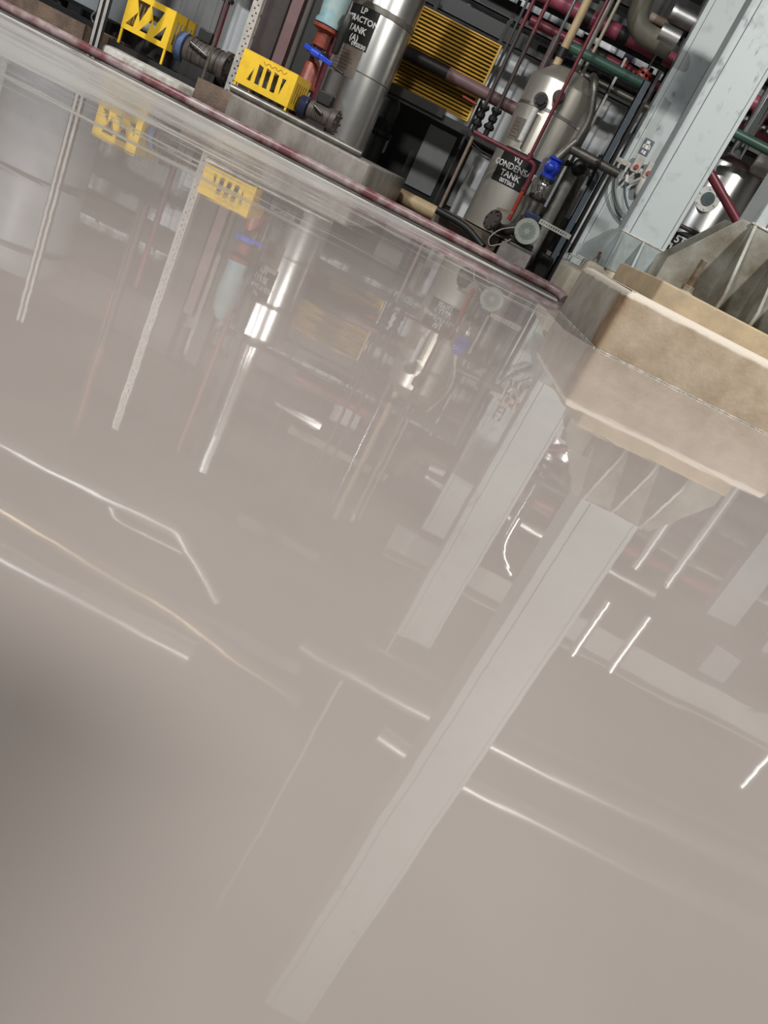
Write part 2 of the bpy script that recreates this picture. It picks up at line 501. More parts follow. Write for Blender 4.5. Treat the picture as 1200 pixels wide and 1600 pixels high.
def plate(mb, outline, holes, thick, o, ux, uy):
    """sheet with cut-outs; 2-D coordinates laid along ux, uy from o"""
    vs, fs = curve_geo([outline] + holes, thick / 2)
    ux, uy, o = Vector(ux), Vector(uy), Vector(o)
    uz = ux.normalized().cross(uy.normalized())
    return mb.add([o + ux * v.x + uy * v.y + uz * v.z for v in vs], fs)

def wrap_text(mb, text, size, c, r, ang, z):
    """lettering painted round a vertical tank; ang = 0 faces the hall"""
    vs, fs = curve_geo(None, 0.0015, text, size)
    out = []
    for v in vs:
        t = ang + v.x / r
        rr = r + 0.004 + v.z
        out.append((c[0] + rr * math.sin(t), c[1] - rr * math.cos(t), z + v.y))
    return mb.add(out, fs)

def wrap_patch(mb, c, r, a0, a1, z0, z1, t=0.003, n=24):
    vs, fs = [], []
    for i in range(n + 1):
        a = a0 + (a1 - a0) * i / n
        for rr in (r + 0.0005, r + t):
            for z in (z0, z1):
                vs.append((c[0] + rr * math.sin(a), c[1] - rr * math.cos(a), z))
    for i in range(n):
        q, p = i * 4, (i + 1) * 4
        fs += [[q + 2, p + 2, p + 3, q + 3], [q, q + 1, p + 1, p], [q + 1, q + 3, p + 3, p + 1], [q, p, p + 2, q + 2]]
    fs += [[0, 2, 3, 1], [n * 4, n * 4 + 1, n * 4 + 3, n * 4 + 2]]
    return mb.add(vs, fs)

def flange(mb, c, axis, r, t=0.03, bolts=8):
    c, ax = Vector(c), Vector(axis).normalized()
    mb.cyl(c - ax * t / 2, c + ax * t / 2, r, n=20)
    a = ax.orthogonal().normalized(); b = ax.cross(a)
    for i in range(bolts):
        k = 2 * math.pi * i / bolts
        p = c + a * (r * 0.78 * math.cos(k)) + b * (r * 0.78 * math.sin(k))
        mb.cyl(p - ax * t * 0.95, p + ax * t * 0.95, r * 0.11, n=6)
    return mb

def pipe(name, label, cat, pts, r, m, fillet=0.0, group=None, n=14, parts=None):
    """a run of pipe; parts = list of (part name, MB, material)"""
    mb = MB().tube(pts, r, n, fillet)
    if not parts:
        return tag(mb.build(name, m), label, cat, group)
    t = thing(name, label, cat, Vector(pts[0]), group)
    mb.build('pipe_run', m, t)
    for pn, pm, pmat in parts: pm.build(pn, pmat, t)
    return t

# ------------------------------------------------------------------ the setting
struct(MB().box(-13, 13, -7, 7.2, -0.2, 0.0).build('floor', M['epoxy'], smooth=False))
struct(MB().box(-13, 13, 7.2, 12.2, -0.2, 0.0).build('floor_rear', M['rear_floor'], smooth=False))
struct(MB().box(-13, 13, -7, 12.2, 7.4, 7.6).build('ceiling', M['ceiling'], smooth=False))
def corrugated(x0, x1, y, z0, z1, pitch=0.24):
    mb = MB(); prof = []
    x = x0
    while x < x1:
        prof += [(x, y), (x + pitch * 0.55, y), (x + pitch * 0.68, y - 0.035), (x + pitch * 0.87, y - 0.035)]
        x += pitch
    prof.append((x1, y))
    prof += [(x1, y + 0.1), (x0, y + 0.1)]
    return mb.prism(prof, z0, z1)
struct(corrugated(-13, 13, 11.6, 0, 7.4).build('wall_back', M['white_sheet'], smooth=False))
struct(MB().box(-13.2, -13, -7, 12.2, 0, 7.4).build('wall_left', M['white_sheet'], smooth=False))
struct(MB().box(13, 13.2, -7, 12.2, 0, 7.4).build('wall_right', M['white_sheet'], smooth=False))
struct(MB().box(-12.9, 0.50, 7.10, 7.18, 0.0005, 0.008).build('trim_1', M['whitepaint']))

# ------------------------------------------------------------------ kerb pipe
kp = [(-12.5, 7.30, 0.062), (0.40, 7.30, 0.062), (0.50, 7.28, 0.058), (0.56, 7.20, 0.03)]
pipe('floor_pipe', 'long dusty maroon pipe lying along the edge of the glossy floor', 'pipe', kp, 0.042, M['kerbpipe'], 0.06, n=18)

# ------------------------------------------------------------------ columns and plinths
def column(label, x0, x1, y0, y1, z0, z1, gx, wing, gz, gy, sm=None):
    """box column of two channels with a cover plate; gussets at the foot"""
    t = thing('steel_column', label, 'column', ((x0 + x1) / 2, (y0 + y1) / 2, z0))
    w = x1 - x0
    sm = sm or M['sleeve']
    MB().box(x0, x1, y0, y1, z0, z1).build('shaft', M['colblue'], t, bevel=0.008)
    MB().box(x0 + w * 0.17, x1 - w * 0.10, y0 - 0.007, y0 + 0.004, z0 + 0.1, z1 - 0.02).build('cover_plate', M['colblue'], t, bevel=0.002)
    MB().box(x0 + w * 0.155, x0 + w * 0.17, y0 - 0.002, y0 + 0.004, z0, z1 - 0.01).box(x1 - w * 0.10, x1 - w * 0.085, y0 - 0.002, y0 + 0.004, z0, z1 - 0.01).build('weld_seam', M['groove'], t)
    zt = z0 + gz
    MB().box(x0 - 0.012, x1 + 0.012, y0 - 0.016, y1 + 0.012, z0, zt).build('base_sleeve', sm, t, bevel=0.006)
    MB().box(x0 - 0.018, x1 + 0.018, y0 - 0.022, y1 + 0.016, zt - 0.004, zt + 0.010).build('weld_lip', M['rough_white'], t, bevel=0.004)
    for yy in (y0 + 0.0, y1 - 0.03):
        for sgn, xe in ((-1, x0), (1, x1)):
            p = [(xe, yy, z0), (xe, yy, zt), (xe + sgn * wing * 0.22, yy, zt), (xe + sgn * wing, yy, z0 + gz * 0.27), (xe + sgn * wing, yy, z0)]
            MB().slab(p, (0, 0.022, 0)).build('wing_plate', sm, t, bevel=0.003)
    for x in gx:
        p = [(x, y0 - 0.01, z0), (x, y0 - 0.01, zt - 0.005), (x, y0 - 0.04, zt - 0.005), (x, y0 - gy, z0 + gz * 0.16), (x, y0 - gy, z0)]
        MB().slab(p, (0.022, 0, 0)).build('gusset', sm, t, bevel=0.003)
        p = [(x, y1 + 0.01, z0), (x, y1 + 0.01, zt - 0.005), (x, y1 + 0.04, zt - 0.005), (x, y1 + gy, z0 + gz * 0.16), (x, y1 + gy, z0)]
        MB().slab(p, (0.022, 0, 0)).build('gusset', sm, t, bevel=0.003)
    return t

# nearest plinth, turned a little
t = thing('concrete_plinth', 'big tan concrete plinth with grey left flank rising from the glossy floor, front right', 'plinth', (0.62, 5.3, 0))
MB().chblock([(0.655, 4.66), (2.08, 4.88), (1.90, 6.25), (0.47, 6.03)], 0, 0.37, 0.05, 0.03).build('block', tan_plinth(), t)
MB().chblock([(0.835, 4.93), (1.96, 5.10), (1.83, 6.10), (0.68, 5.93)], 0.36, 0.495, 0.014, 0.02).build('grout_pad', M['tanpad'], t)
mb = MB()
for k in range(46):
    f = k / 46; g = f + 0.0235
    a = Vector((0.66, 4.655, 0.003)).lerp(Vector((2.08, 4.875, 0.003)), f); b = Vector((0.66, 4.655, 0.003)).lerp(Vector((2.08, 4.875, 0.003)), g)
    mb.tube([a, b], random.uniform(0.0025, 0.007), 6)
for k in range(24):
    f = k / 24
    a = Vector((0.65, 4.67, 0.003)).lerp(Vector((0.47, 6.03, 0.003)), f); b = Vector((0.65, 4.67, 0.003)).lerp(Vector((0.47, 6.03, 0.003)), f + 0.035)
    mb.tube([a, b], random.uniform(0.003, 0.007), 6)
mb.build('paint_bead', M['rough_white'], t)
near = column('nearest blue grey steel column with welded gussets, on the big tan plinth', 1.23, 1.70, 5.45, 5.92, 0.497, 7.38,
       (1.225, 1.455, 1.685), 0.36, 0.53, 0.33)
column('middle blue grey steel column standing behind the tan plinth, second in the row', 0.745, 1.175, 7.65, 8.08, 0.417, 4.0,
       (0.745, 0.955, 1.15), 0.24, 0.34, 0.22, M['midsleeve'])
column('farthest blue grey steel column with a small grey sticker and switch boxes', 0.575, 0.955, 10.0, 10.4, 0.302, 4.0,
       (0.60, 0.76, 0.91), 0.12, 0.08, 0.12, M['colblue'])
t = thing('concrete_plinth', 'cream concrete plinth under the middle column, at the end of the maroon floor pipe', 'plinth', (0.9, 7.9, 0))
MB().chblock([(0.50, 7.36), (1.42, 7.42), (1.42, 8.35), (0.44, 8.3)], 0, 0.30, 0.05, 0.05).build('block', M['cream'], t)
MB().chblock([(0.60, 7.46), (1.36, 7.47), (1.36, 8.28), (0.60, 8.26)], 0.295, 0.415, 0.03, 0.03).build('grout_pad', M['cream'], t)
t = thing('concrete_plinth', 'low grey concrete plinth under the farthest column', 'plinth', (0.77, 10.2, 0))
MB().prism([(0.30, 9.72), (1.2, 9.72), (1.2, 10.7), (0.30, 10.7)], 0, 0.30).build('block', M['concrete'], t)

def anchor(label, p, h, r):
    t = thing('anchor_bolt', label, 'bolt', p, 'anchor bolts of the columns')
    prof = []
    z = 0.0
    while z < h:
        prof += [(r, z), (r * 0.84, z + r * 0.13)]
        z += r * 0.26
    prof.append((r * 0.8, h))
    MB().lathe(prof, p, n=20).build('threaded_rod', M['boltgrey'], t)
    MB().cyl(p, (p[0], p[1], p[2] + r * 0.35), r * 2.1).build('washer', M['galv'], t, bevel=0.002)
    MB().cyl((p[0], p[1], p[2] + r * 0.36), (p[0], p[1], p[2] + r * 2.0), r * 1.75, n=6).build('nut', M['boltgrey'], t, bevel=0.003)
anchor('thick threaded anchor bolt with rusty nut left of the nearest column', (1.035, 5.2, 0.497), 0.21, 0.022)
anchor('small anchor bolt on the cream plinth beside the middle column', (0.665, 7.60, 0.417), 0.10, 0.016)

# sticker on the farthest column
c = at(1010, 230, 9.985)
t = thing('sticker', 'small dark grey square sticker on the farthest column', 'sticker', c)
MB().box(c.x - 0.055, c.x + 0.055, 9.985, 9.991, c.z - 0.085, c.z + 0.085).build('backing', M['slate'], t)
mb = MB()
for dx, dz, w, h in ((-0.006, 0.045, 0.020, 0.022), (0.008, 0.022, 0.022, 0.012), (-0.03, 0.0, 0.012, 0.02), (0.0, -0.004, 0.026, 0.014), (0.03, 0.004, 0.01, 0.018), (-0.018, -0.055, 0.009, 0.016), (0.01, -0.058, 0.011, 0.018)):
    mb.box(c.x + dx - w, c.x + dx + w, 9.982, 9.984, c.z + dz - h, c.z + dz + h)
mb.build('white_print', M['letter'], t)

# mezzanine beam carried by the middle and far columns
def ibeam(p0, p1, h, w, m, name, label):
    mb = MB()
    p0, p1 = Vector(p0), Vector(p1)
    up = Vector((0, 0, h / 2 - 0.012))
    mb.bar(p0, p1, 0.02, h - 0.03); mb.bar(p0 + up, p1 + up, w, 0.022); mb.bar(p0 - up, p1 - up, w, 0.022)
    return tag(mb.build(name, m), label, 'beam')
ibeam((0.2, 8.2, 3.20), (7.5, 8.2, 3.20), 0.42, 0.2, M['panelgrey'], 'steel_beam', 'dark steel beam running right, bolted behind the middle column')
ibeam((0.77, 7.7, 4.18), (0.77, 11.15, 4.18), 0.34, 0.2, M['panelgrey'], 'steel_beam', 'dark steel beam running back over the farthest column to the wall')

# ------------------------------------------------------------------ switch boxes on the farthest column
t = thing('cable_bracket', 'grimy bracket and cable glands across the farthest column', 'bracket', at(985, 262, 9.95))
a, b = at(958, 245, 9.93), at(1030, 282, 9.93)
MB().bar(a, b, 0.03, 0.05).build('rail', M['galv'], t)
mb = MB()
for k in range(5):
    p = a.lerp(b, 0.05 + 0.14 * k)
    mb.tube([p, p + Vector((0.02 * (k - 2), -0.05, -0.06)), p + Vector((0.03 * (2 - k), -0.04, -0.17))], 0.016, 8, 0.03)
mb.build('gland', M['box'], t)
p = at(1004, 290, 9.9)
MB().ball(p, 0.075, sq=(0.9, 0.6, 1.7)).build('cable_bundle', M['box'], t)
for lab, px in (('grey switch box with a red button, left one on the farthest column', (996, 257)), ('grey switch box with a red button, right one on the farthest column', (1015, 267))):
    c = at(*px, 9.88)
    t = thing('switch_box', lab, 'switch box', c, 'red button switch boxes')
    MB().box(c.x - 0.05, c.x + 0.05, 9.86, 9.94, c.z - 0.09, c.z + 0.09).build('enclosure', M['box'], t, bevel=0.012)
    MB().cyl((c.x, 9.855, c.z - 0.03), (c.x, 9.83, c.z - 0.03), 0.026).build('button', M['red'], t, bevel=0.004)
for i, (lab, pts) in enumerate((('outer grey hose looping down from the bracket on the farthest column', [(960, 268), (956, 305), (966, 330), (980, 346)]),
        ('inner grey hose looping down from the bracket on the farthest column', [(964, 265), (960, 300), (968, 325), (982, 340)]),
        ('short dark cable with a white sleeve hanging from the switch boxes', [(981, 268), (975, 300), (980, 322), (986, 332)]))):
    P = [at(x, y, 9.9 - 0.03 * i) for x, y in pts]
    t = thing('hose', lab, 'hose', P[0])
    MB().tube(P, 0.014, 10, 0.15).build('hose_run', M['cable'] if i < 2 else M['slate'], t)
    if i == 2:
        MB().cyl(P[0].lerp(P[1], 0.15), P[0].lerp(P[1], 0.5), 0.019, n=12).build('sleeve', M['letter'], t)

# ------------------------------------------------------------------ pump plinth, left of centre
t = thing('pump_plinth', 'long grey concrete pump plinth with a rust brown end block, behind the floor pipe', 'plinth', (-2.4, 8.0, 0))
MB().chblock([(-3.05, 7.45), (-1.53, 7.42), (-1.53, 9.55), (-2.85, 9.55)], 0, 0.285, 0.02, 0.07).build('block', M['pump_conc'], t)
MB().prism([(-3.27, 7.40), (-2.88, 7.46), (-2.88, 8.0), (-3.27, 8.0)], 0, 0.275).build('end_block', M['brown_conc'], t)
P = [at(362, 136, 7.52), at(470, 193, 7.53), at(562, 249, 7.56)]
P[0].z = 0.285 + 0.036; P[1].z = P[2].z = P[0].z
t = thing('loose_pipe', 'loose bare steel pipe with an open end lying along the pump plinth', 'pipe', P[0])
MB().lathe([(0.034, 0), (0.034, (P[2] - P[0]).length), (0.028, (P[2] - P[0]).length), (0.028, 0), (0.034, 0)], P[0], axis=(P[2] - P[0]), n=20).build('pipe_wall', M['oldsteel'], t)

# ------------------------------------------------------------------ pump guards
def guard(label, xl, xr, y0, y1, z0, z1, zf, pattern, mark=False):
    t = thing('pump_guard', label, 'guard', ((xl + xr) / 2, (y0 + y1) / 2, zf), 'yellow pump coupling guards')
    w, h, d = xr - xl, z1 - z0, y1 - y0
    holes = []
    if pattern == 'slots':
        for k in range(5):
            x = w * (0.19 + 0.145 * k)
            if k == 0: holes.append([(x, h * 0.20), (x + w * .075, h * 0.20), (x + w * .075, h * 0.62)])
            elif k == 4: holes.append([(x, h * 0.72), (x + w * .07, h * 0.72), (x + w * .02, h * 0.20)])
            else: holes.append([(x, h * 0.20), (x + w * .085, h * 0.20), (x + w * .075, h * 0.74), (x - w * .012, h * 0.78)])
    else:
        for k in range(3):
            x = w * (0.03 + 0.31 * k)
            holes.append([(x + w * .04, h * 0.14), (x + w * .21, h * 0.14), (x + w * .24, h * 0.56)])
            if k < 2: holes.append([(x + w * .16, h * 0.86), (x + w * .44, h * 0.86), (x + w * .31, h * 0.34)])
    mb = MB(); plate(mb, [(0, 0), (w, 0), (w, h), (0, h)], holes, 0.004, (xl, y0, z0), (1, 0, 0), (0, 0, 1))
    mb.build('front_panel', M['yellow'], t, smooth=False)
    sh = []
    for k in range(5):
        y = d * (0.14 + 0.155 * k)
        sh.append([(y, h * 0.18), (y + d * .075, h * 0.18), (y + d * .10, h * 0.80), (y + d * .03, h * 0.80)])
    for x in (xl, xr):
        mb = MB(); plate(mb, [(0.003, 0), (d, 0), (d, h), (0.003, h)], sh, 0.004, (x, y0, z0), (0, 1, 0), (0, 0, 1))
        mb.build('side_panel', M['yellow'], t, smooth=False)
    MB().box(xl - 0.003, xr + 0.003, y0 - 0.003, y1, z1, z1 + 0.006).build('top_panel', M['yellow'], t)
    for x in (xl + 0.012, xr - 0.012):
        for y in (y0 + 0.012, y1 - 0.012):
            MB().box(x - 0.01, x + 0.01, y - 0.01, y + 0.01, zf, z0 + 0.02).build('leg', M['yellow'], t)
    if mark:
        mb = MB()
        for k in range(8):
            x = xl + w * (0.38 + 0.055 * k)
            s = 0.012 if k % 2 else -0.01
            mb.bar((x, y0 - 0.004, z1 - 0.035 - s), (x + w * 0.045, y0 - 0.004, z1 - 0.035 + s), 0.003, 0.003)
        mb.build('red_scrawl', M['orange'], t)
    return t
guard('yellow slotted pump guard with red scrawl, on the grey pump plinth', -3.08, -2.53, 7.72, 8.16, 0.385, 0.67, 0.286, 'slots', True)
guard('yellow zigzag cut pump guard behind the white kerb, at the far left', -4.53, -4.03, 8.22, 8.72, 0.345, 0.69, 0.204, 'zig')

def motor_pump(x, y, z, r, ln, body, dome, label, boxm, foot):
    """machine lying along X: finned motor, bell end with bolts, terminal box, lifting hoop"""
    t = thing('pump_motor', label, 'motor', (x, y, z - r * 1.35))
    mb = MB().lathe([(r * 0.5, -0.03), (r * 0.92, 0), (r, 0.03), (r, ln), (r * 0.9, ln + 0.02)], (x, y, z), axis=(1, 0, 0), n=28)
    for k in range(7): mb.cyl((x + 0.05 + k * (ln - 0.1) / 6, y, z), (x + 0.058 + k * (ln - 0.1) / 6, y, z), r * 1.06, n=28)
    mb.build('casing', body, t)
    fl = MB(); flange(fl, (x + ln + 0.04, y, z), (1, 0, 0), r * 1.18, 0.05, 8)
    fl.build('end_flange', body, t)
    MB().cyl((x - 0.10, y, z), (x - 0.02, y, z), r * 0.95, r * 1.02, n=24).build('coupling_bell', dome, t)
    MB().tube([(x + 0.06, y - r * 0.8, z + r * 0.6), (x + 0.06, y - r * 1.25, z + r * 0.55), (x + ln * 0.7, y - r * 1.25, z + r * 0.2), (x + ln * 0.7, y - r * 0.95, z + r * 0.1)], 0.013, 10, 0.05).build('lifting_hoop', M['oldsteel'], t)
    MB().box(x + ln * 0.2, x + ln * 0.2 + 0.14, y - 0.07, y + 0.05, z + r * 0.92, z + r + 0.10).build('terminal_box', boxm, t, bevel=0.01)
    for sy in (-0.7, 0.7): MB().box(x + 0.03, x + ln, y + r * (sy - 0.2), y + r * (sy + 0.2), foot, z - r * 0.7).build('foot', M['darksteel'], t)
    return t
motor_pump(-2.40, 7.98, 0.46, 0.10, 0.22, M['motor'], M['navy'], 'brown grey pump motor with bolted end flange, right of the slotted yellow guard', M['darksteel'], 0.286)
motor_pump(-3.92, 8.45, 0.44, 0.14, 0.40, M['motor'], M['paleblue'], 'dark pump motor with a pale blue bell, right of the zigzag yellow guard', M['darksteel'], 0.151)
# pumps half seen through the guards
for lab, x, y, z, r in (('green grey pump shaft housing inside the slotted yellow guard', -2.95, 7.95, 0.50, 0.09), ('green grey pump shaft housing inside the zigzag yellow guard', -4.42, 8.46, 0.48, 0.10)):
    t = thing('pump', lab, 'pump', (x, y, z - 0.2))
    MB().lathe([(0.03, 0), (r, 0.02), (r, 0.16), (0.05, 0.2), (0.05, 0.36)], (x, y, z), axis=(1, 0, 0)).build('housing', M['fan'], t)
    MB().box(x, x + 0.34, y - 0.07, y + 0.07, 0.286 if x > -3.5 else 0.205, z - r * 0.6).build('pedestal', M['darksteel'], t)

# left pump base, white kerb, brown kerb
t = thing('concrete_kerb', 'rough white limed concrete kerb below the zigzag yellow guard', 'kerb', (-4.0, 7.9, 0))
MB().chblock([(-4.34, 7.66), (-3.56, 7.70), (-3.45, 8.9), (-4.5, 8.9), (-4.5, 8.0)], 0, 0.15, 0.03, 0.05).build('block', M['rough_white'], t)
tag(MB().bar((-4.75, 8.23, 0.178), (-3.35, 8.23, 0.178), 0.07, 0.05).bar((-4.75, 8.68, 0.178), (-3.35, 8.68, 0.178), 0.07, 0.05).bar((-4.7, 8.23, 0.178), (-4.7, 8.68, 0.178), 0.07, 0.05).bar(
    (-3.42, 8.23, 0.178), (-3.42, 8.68, 0.178), 0.07, 0.05).build('pump_skid', M['darksteel']), 'black steel skid frame lying on the rough white kerb', 'frame')
tag(MB().prism([(-7.5, 7.75), (-4.62, 7.78), (-4.58, 8.6), (-7.5, 8.6)], 0, 0.22).build('concrete_kerb', M['brown_conc']), 'brown stained concrete kerb behind the floor pipe in the top left corner', 'kerb')
tag(MB().bar((-7.3, 7.9, 0.245), (-4.6, 7.9, 0.245), 0.06, 0.05).build('black_rail', M['black']), 'black steel rail lying on the brown stained kerb', 'rail')

# big blue grey vessel, far left
t = thing('storage_tank', 'big blue grey vessel standing at the far left behind the brown kerb', 'tank', (-5.75, 9.5, 0))
MB().lathe([(0.3, 0.32), (0.56, 0.36), (0.58, 0.5), (0.58, 2.6), (0.45, 2.8), (0.1, 2.86)], (-5.75, 9.5, 0)).build('shell', M['greytank'], t)
for z in (1.55, 2.4): MB().lathe([(0.585, z), (0.60, z + 0.01), (0.60, z + 0.05), (0.585, z + 0.06)], (-5.75, 9.5, 0)).build('hoop', M['darksteel'], t)
for k in range(3):
    a = 0.5 + k * 2.09
    MB().cyl((-5.75 + 0.4 * math.cos(a), 9.5 + 0.4 * math.sin(a), 0), (-5.75 + 0.4 * math.cos(a), 9.5 + 0.4 * math.sin(a), 0.45), 0.05).build('leg', M['darksteel'], t)

# ------------------------------------------------------------------ uprights on the left
def perforated(label, x, y, w, z0, z1, d=0.05):
    t = thing('perforated_tray', label, 'cable tray', (x, y, z0), 'perforated cable trays')
    holes = []
    z = 0.03; k = 0
    while z < z1 - z0 - 0.05:
        cx = w * (0.3 if k % 2 else 0.6)
        holes.append([(cx, z), (cx + w * 0.2, z), (cx + w * 0.2, z + 0.014), (cx, z + 0.014)])
        z += 0.034; k += 1
    mb = MB(); plate(mb, [(0, 0), (w, 0), (w, z1 - z0), (0, z1 - z0)], holes, 0.003, (x - w / 2, y, z0), (1, 0, 0), (0, 0, 1))
    mb.build('web', M['galv'], t, smooth=False)
    for sx in (-1, 1): MB().box(x + sx * w / 2 - 0.0015, x + sx * w / 2 + 0.0015, y, y + d, z0, z1).build('side_lip', M['galv'], t)
    return t
perforated('tall perforated galvanised cable tray standing left of the slotted yellow guard', -3.24, 8.06, 0.085, 0.002, 3.55)
t = thing('channel_post', 'tall double galvanised channel post at the left end of the white kerb', 'post', (-4.42, 7.62, 0))
for dx in (0, 0.055):
    MB().box(-4.44 + dx, -4.44 + dx + 0.035, 7.60, 7.606, 0, 2.7).box(-4.44 + dx, -4.437 + dx, 7.60, 7.63, 0, 2.7).box(-4.408 + dx, -4.405 + dx, 7.60, 7.63, 0, 2.7).build('channel', M['galv'], t)
MB().box(-4.45, -4.34, 7.606, 7.625, 0, 2.7).build('back_strip', M['darksteel'], t)
pipe('cable', 'thin grey cable slack beside the double channel post', 'cable', [(-4.50, 7.75, 0.25), (-4.56, 7.72, 0.30), (-4.46, 7.66, 0.42), (-4.46, 7.63, 0.75)], 0.007, M['cable'], 0.06)

# white panel, brown column and pink column behind the left pumps
tag(MB().box(-3.95, -3.30, 9.9, 9.94, 0.0, 2.6).build('upright_sheet', M['ivory'], bevel=0.004), 'plain white upright sheet behind the dark pump motor', 'panel')
xa_ = at(415, 60, 9.4).x
tag(MB().box(xa_ - 0.13, xa_ + 0.12, 9.4, 9.6, 0, 2.8).build('post', M['mauve'], bevel=0.004), 'broad dark brown square post behind the perforated tray', 'post')
xa_ = at(445, 60, 9.0).x
tag(MB().box(xa_ - 0.06, xa_ + 0.06, 9.0, 9.12, 0, 2.2).build('post', M['palepink'], bevel=0.004), 'faded pink square post behind the slotted yellow guard', 'post')
tag(MB().box(xa_ + 0.10, xa_ + 0.27, 9.15, 9.3, 0, 2.8).build('post', M['darksteel'], bevel=0.004), 'black square post between the pink post and the red control valve', 'post')
pipe('drain_pipe', 'thin bent grey drain pipe in front of the plain white sheet', 'pipe', [at(388, 45, 9.887), at(398, 58, 9.887), at(396, 80, 9.887)], 0.012, M['oldsteel'], 0.05)
def red_riser(label, px0, px1, Y, r, m):
    a, b = at(*px0, Y), at(*px1, Y)
    b.x = a.x = (a.x + b.x) / 2
    top = max(a.z, b.z) + 1.2
    mb = MB(); flange(mb, (a.x, Y, 0.55), (0, 0, 1), r * 1.9, 0.03)
    mb2 = MB(); flange(mb2, (a.x, Y, 1.05), (0, 0, 1), r * 1.9, 0.03)
    return pipe('riser_pipe', label, 'pipe', [(a.x, Y, 0.0), (a.x, Y, top)], r, m, parts=[('lower_flange', mb, M['darksteel']), ('upper_flange', mb2, M['darksteel'])])
red_riser('dark red riser pipe behind the dark pump motor', (335, 70), (352, 10), 9.0, 0.035, M['maroon'])
red_riser('short red riser pipe just right of the tall perforated tray', (402, 12), (404, 5), 8.9, 0.032, M['orange'])
a = at(322, 104, 8.1)
pipe('indicator_rod', 'slim silver rod in front of the pale blue motor bell', 'rod', [(a.x, 8.1, 0.2), (a.x, 8.1, 1.3)], 0.012, M['chrome'])

# red and teal pump riser left of the extraction tank
x = -2.62
t = thing('control_valve', 'red control valve with chalky teal bonnet and blue actuator arm, left of the first tank', 'valve', (x, 8.3, 0.285))
MB().lathe([(0.055, 0.0), (0.055, 0.18), (0.10, 0.20), (0.10, 0.23), (0.085, 0.25), (0.075, 0.42), (0.05, 0.46)], (x, 8.3, 0.42)).build('lower_body', M['orange'], t)
MB().lathe([(0.05, 0.0), (0.075, 0.02), (0.075, 0.15), (0.13, 0.17), (0.13, 0.20), (0.07, 0.21)], (x, 8.3, 0.98)).build('upper_body', M['orange'], t)
MB().lathe([(0.13, 0.0), (0.13, 0.03), (0.11, 0.06), (0.13, 0.35), (0.10, 0.6), (0.04, 0.66)], (x, 8.3, 1.19)).build('bonnet', M['teal'], t)
fl = MB(); flange(fl, (x, 8.3, 0.955), (0, 0, 1), 0.12, 0.035); fl.build('body_flange', M['darksteel'], t)
MB().bar((x - 0.10, 8.17, 0.95), (x + 0.22, 8.13, 0.90), 0.03, 0.045).cyl((x - 0.02, 8.17, 0.93), (x + 0.08, 8.15, 0.92), 0.035).build('actuator_arm', M['blue'], t, bevel=0.008)
MB().cyl((x + 0.22, 8.13, 0.90), (x + 0.36, 8.12, 0.875), 0.012).build('lever', M['darksteel'], t)
MB().cyl((x, 8.3, 0.285), (x, 8.3, 0.43), 0.07).build('stub', M['maroon'], t)
t = thing('air_filter', 'black greasy filter regulator hanging between the teal bonnet and the first tank', 'filter', (-2.42, 8.28, 0.95))
MB().lathe([(0.02, 0), (0.035, 0.02), (0.04, 0.18), (0.05, 0.2), (0.05, 0.3), (0.03, 0.36)], (-2.445, 8.24, 1.0)).build('bowl', M['darksteel'], t)
MB().cyl((-2.49, 8.29, 1.30), (-2.46, 8.25, 1.30), 0.018).build('side_pipe', M['darksteel'], t)
pipe('riser_pipe', 'dark maroon riser between the slotted guard and the first tank', 'pipe', [(-2.56, 8.45, 0.285), (-2.56, 8.45, 3.6)], 0.032, M['maroon'])

# ------------------------------------------------------------------ tanks
def tank(name, label, c, r, z0, z1, ztop, rtop, m=None):
    t = thing(name, label, 'tank', (c[0], c[1], z0))
    MB().lathe([(r * 0.9, z0), (r, z0 + 0.01), (r, z1), (r * 0.985, z1 + 0.02), (rtop, ztop), (rtop * 0.6, ztop + 0.015)], (c[0], c[1], 0), n=64).build('shell', m or M['steel'], t)
    return t
# first tank (extraction)
cE, rE = (-2.325, 8.98), 0.328
t = tank('process_tank', 'stainless extraction tank with a black lettered sign, standing on the pump plinth', cE, rE, 0.287, 1.95, 2.12, 0.10)
MB().lathe([(rE + 0.001, 1.53), (rE + 0.008, 1.535), (rE + 0.008, 1.585), (rE + 0.001, 1.59)], (*cE, 0), n=64).build('band', M['oldsteel'], t)
MB().lathe([(rE + 0.0005, 0.985), (rE + 0.003, 0.988), (rE + 0.003, 0.994), (rE + 0.0005, 0.997)], (*cE, 0), n=64).build('seam', M['oldsteel'], t)
mb = MB(); wrap_patch(mb, cE, rE, R(-75), R(8), 1.17, 1.53); sg = mb.build('name_sign', M['black'], t)
mb = MB()
wrap_text(mb, 'LP', 0.078, cE, rE, R(-22), 1.495)
wrap_text(mb, 'EXTRACTON', 0.077, cE, rE, R(-27), 1.415)
wrap_text(mb, 'TANK', 0.082, cE, rE, R(-23), 1.325)
wrap_text(mb, '(A)', 0.082, cE, rE, R(-22), 1.245)
mb.build('lettering', M['letter'], sg, smooth=False)
mb = MB(); wrap_text(mb, '09S030', 0.055, cE, rE, R(-9), 1.195); mb.build('lettering', M['letter'], sg, smooth=False)
mb = MB(); wrap_patch(mb, cE, rE, R(-62), R(4), 0.90, 1.165); dp = mb.build('data_plate', M['plate'], t)
mb = MB()
for k in range(7): wrap_patch(mb, cE, rE + 0.003, R(-52), R(-52 + random.uniform(28, 46)), 0.925 + 0.032 * k, 0.932 + 0.032 * k, 0.001)
mb.build('faint_print', M['brownink'], dp)
tag(MB().lathe([(0.11, 2.137), (0.11, 2.5), (0.095, 2.52), (0.095, 3.95)], (*cE, 0), n=28).build('vent_stack', M['clad']), 'bright clad pipe rising from the top of the extraction tank', 'pipe')

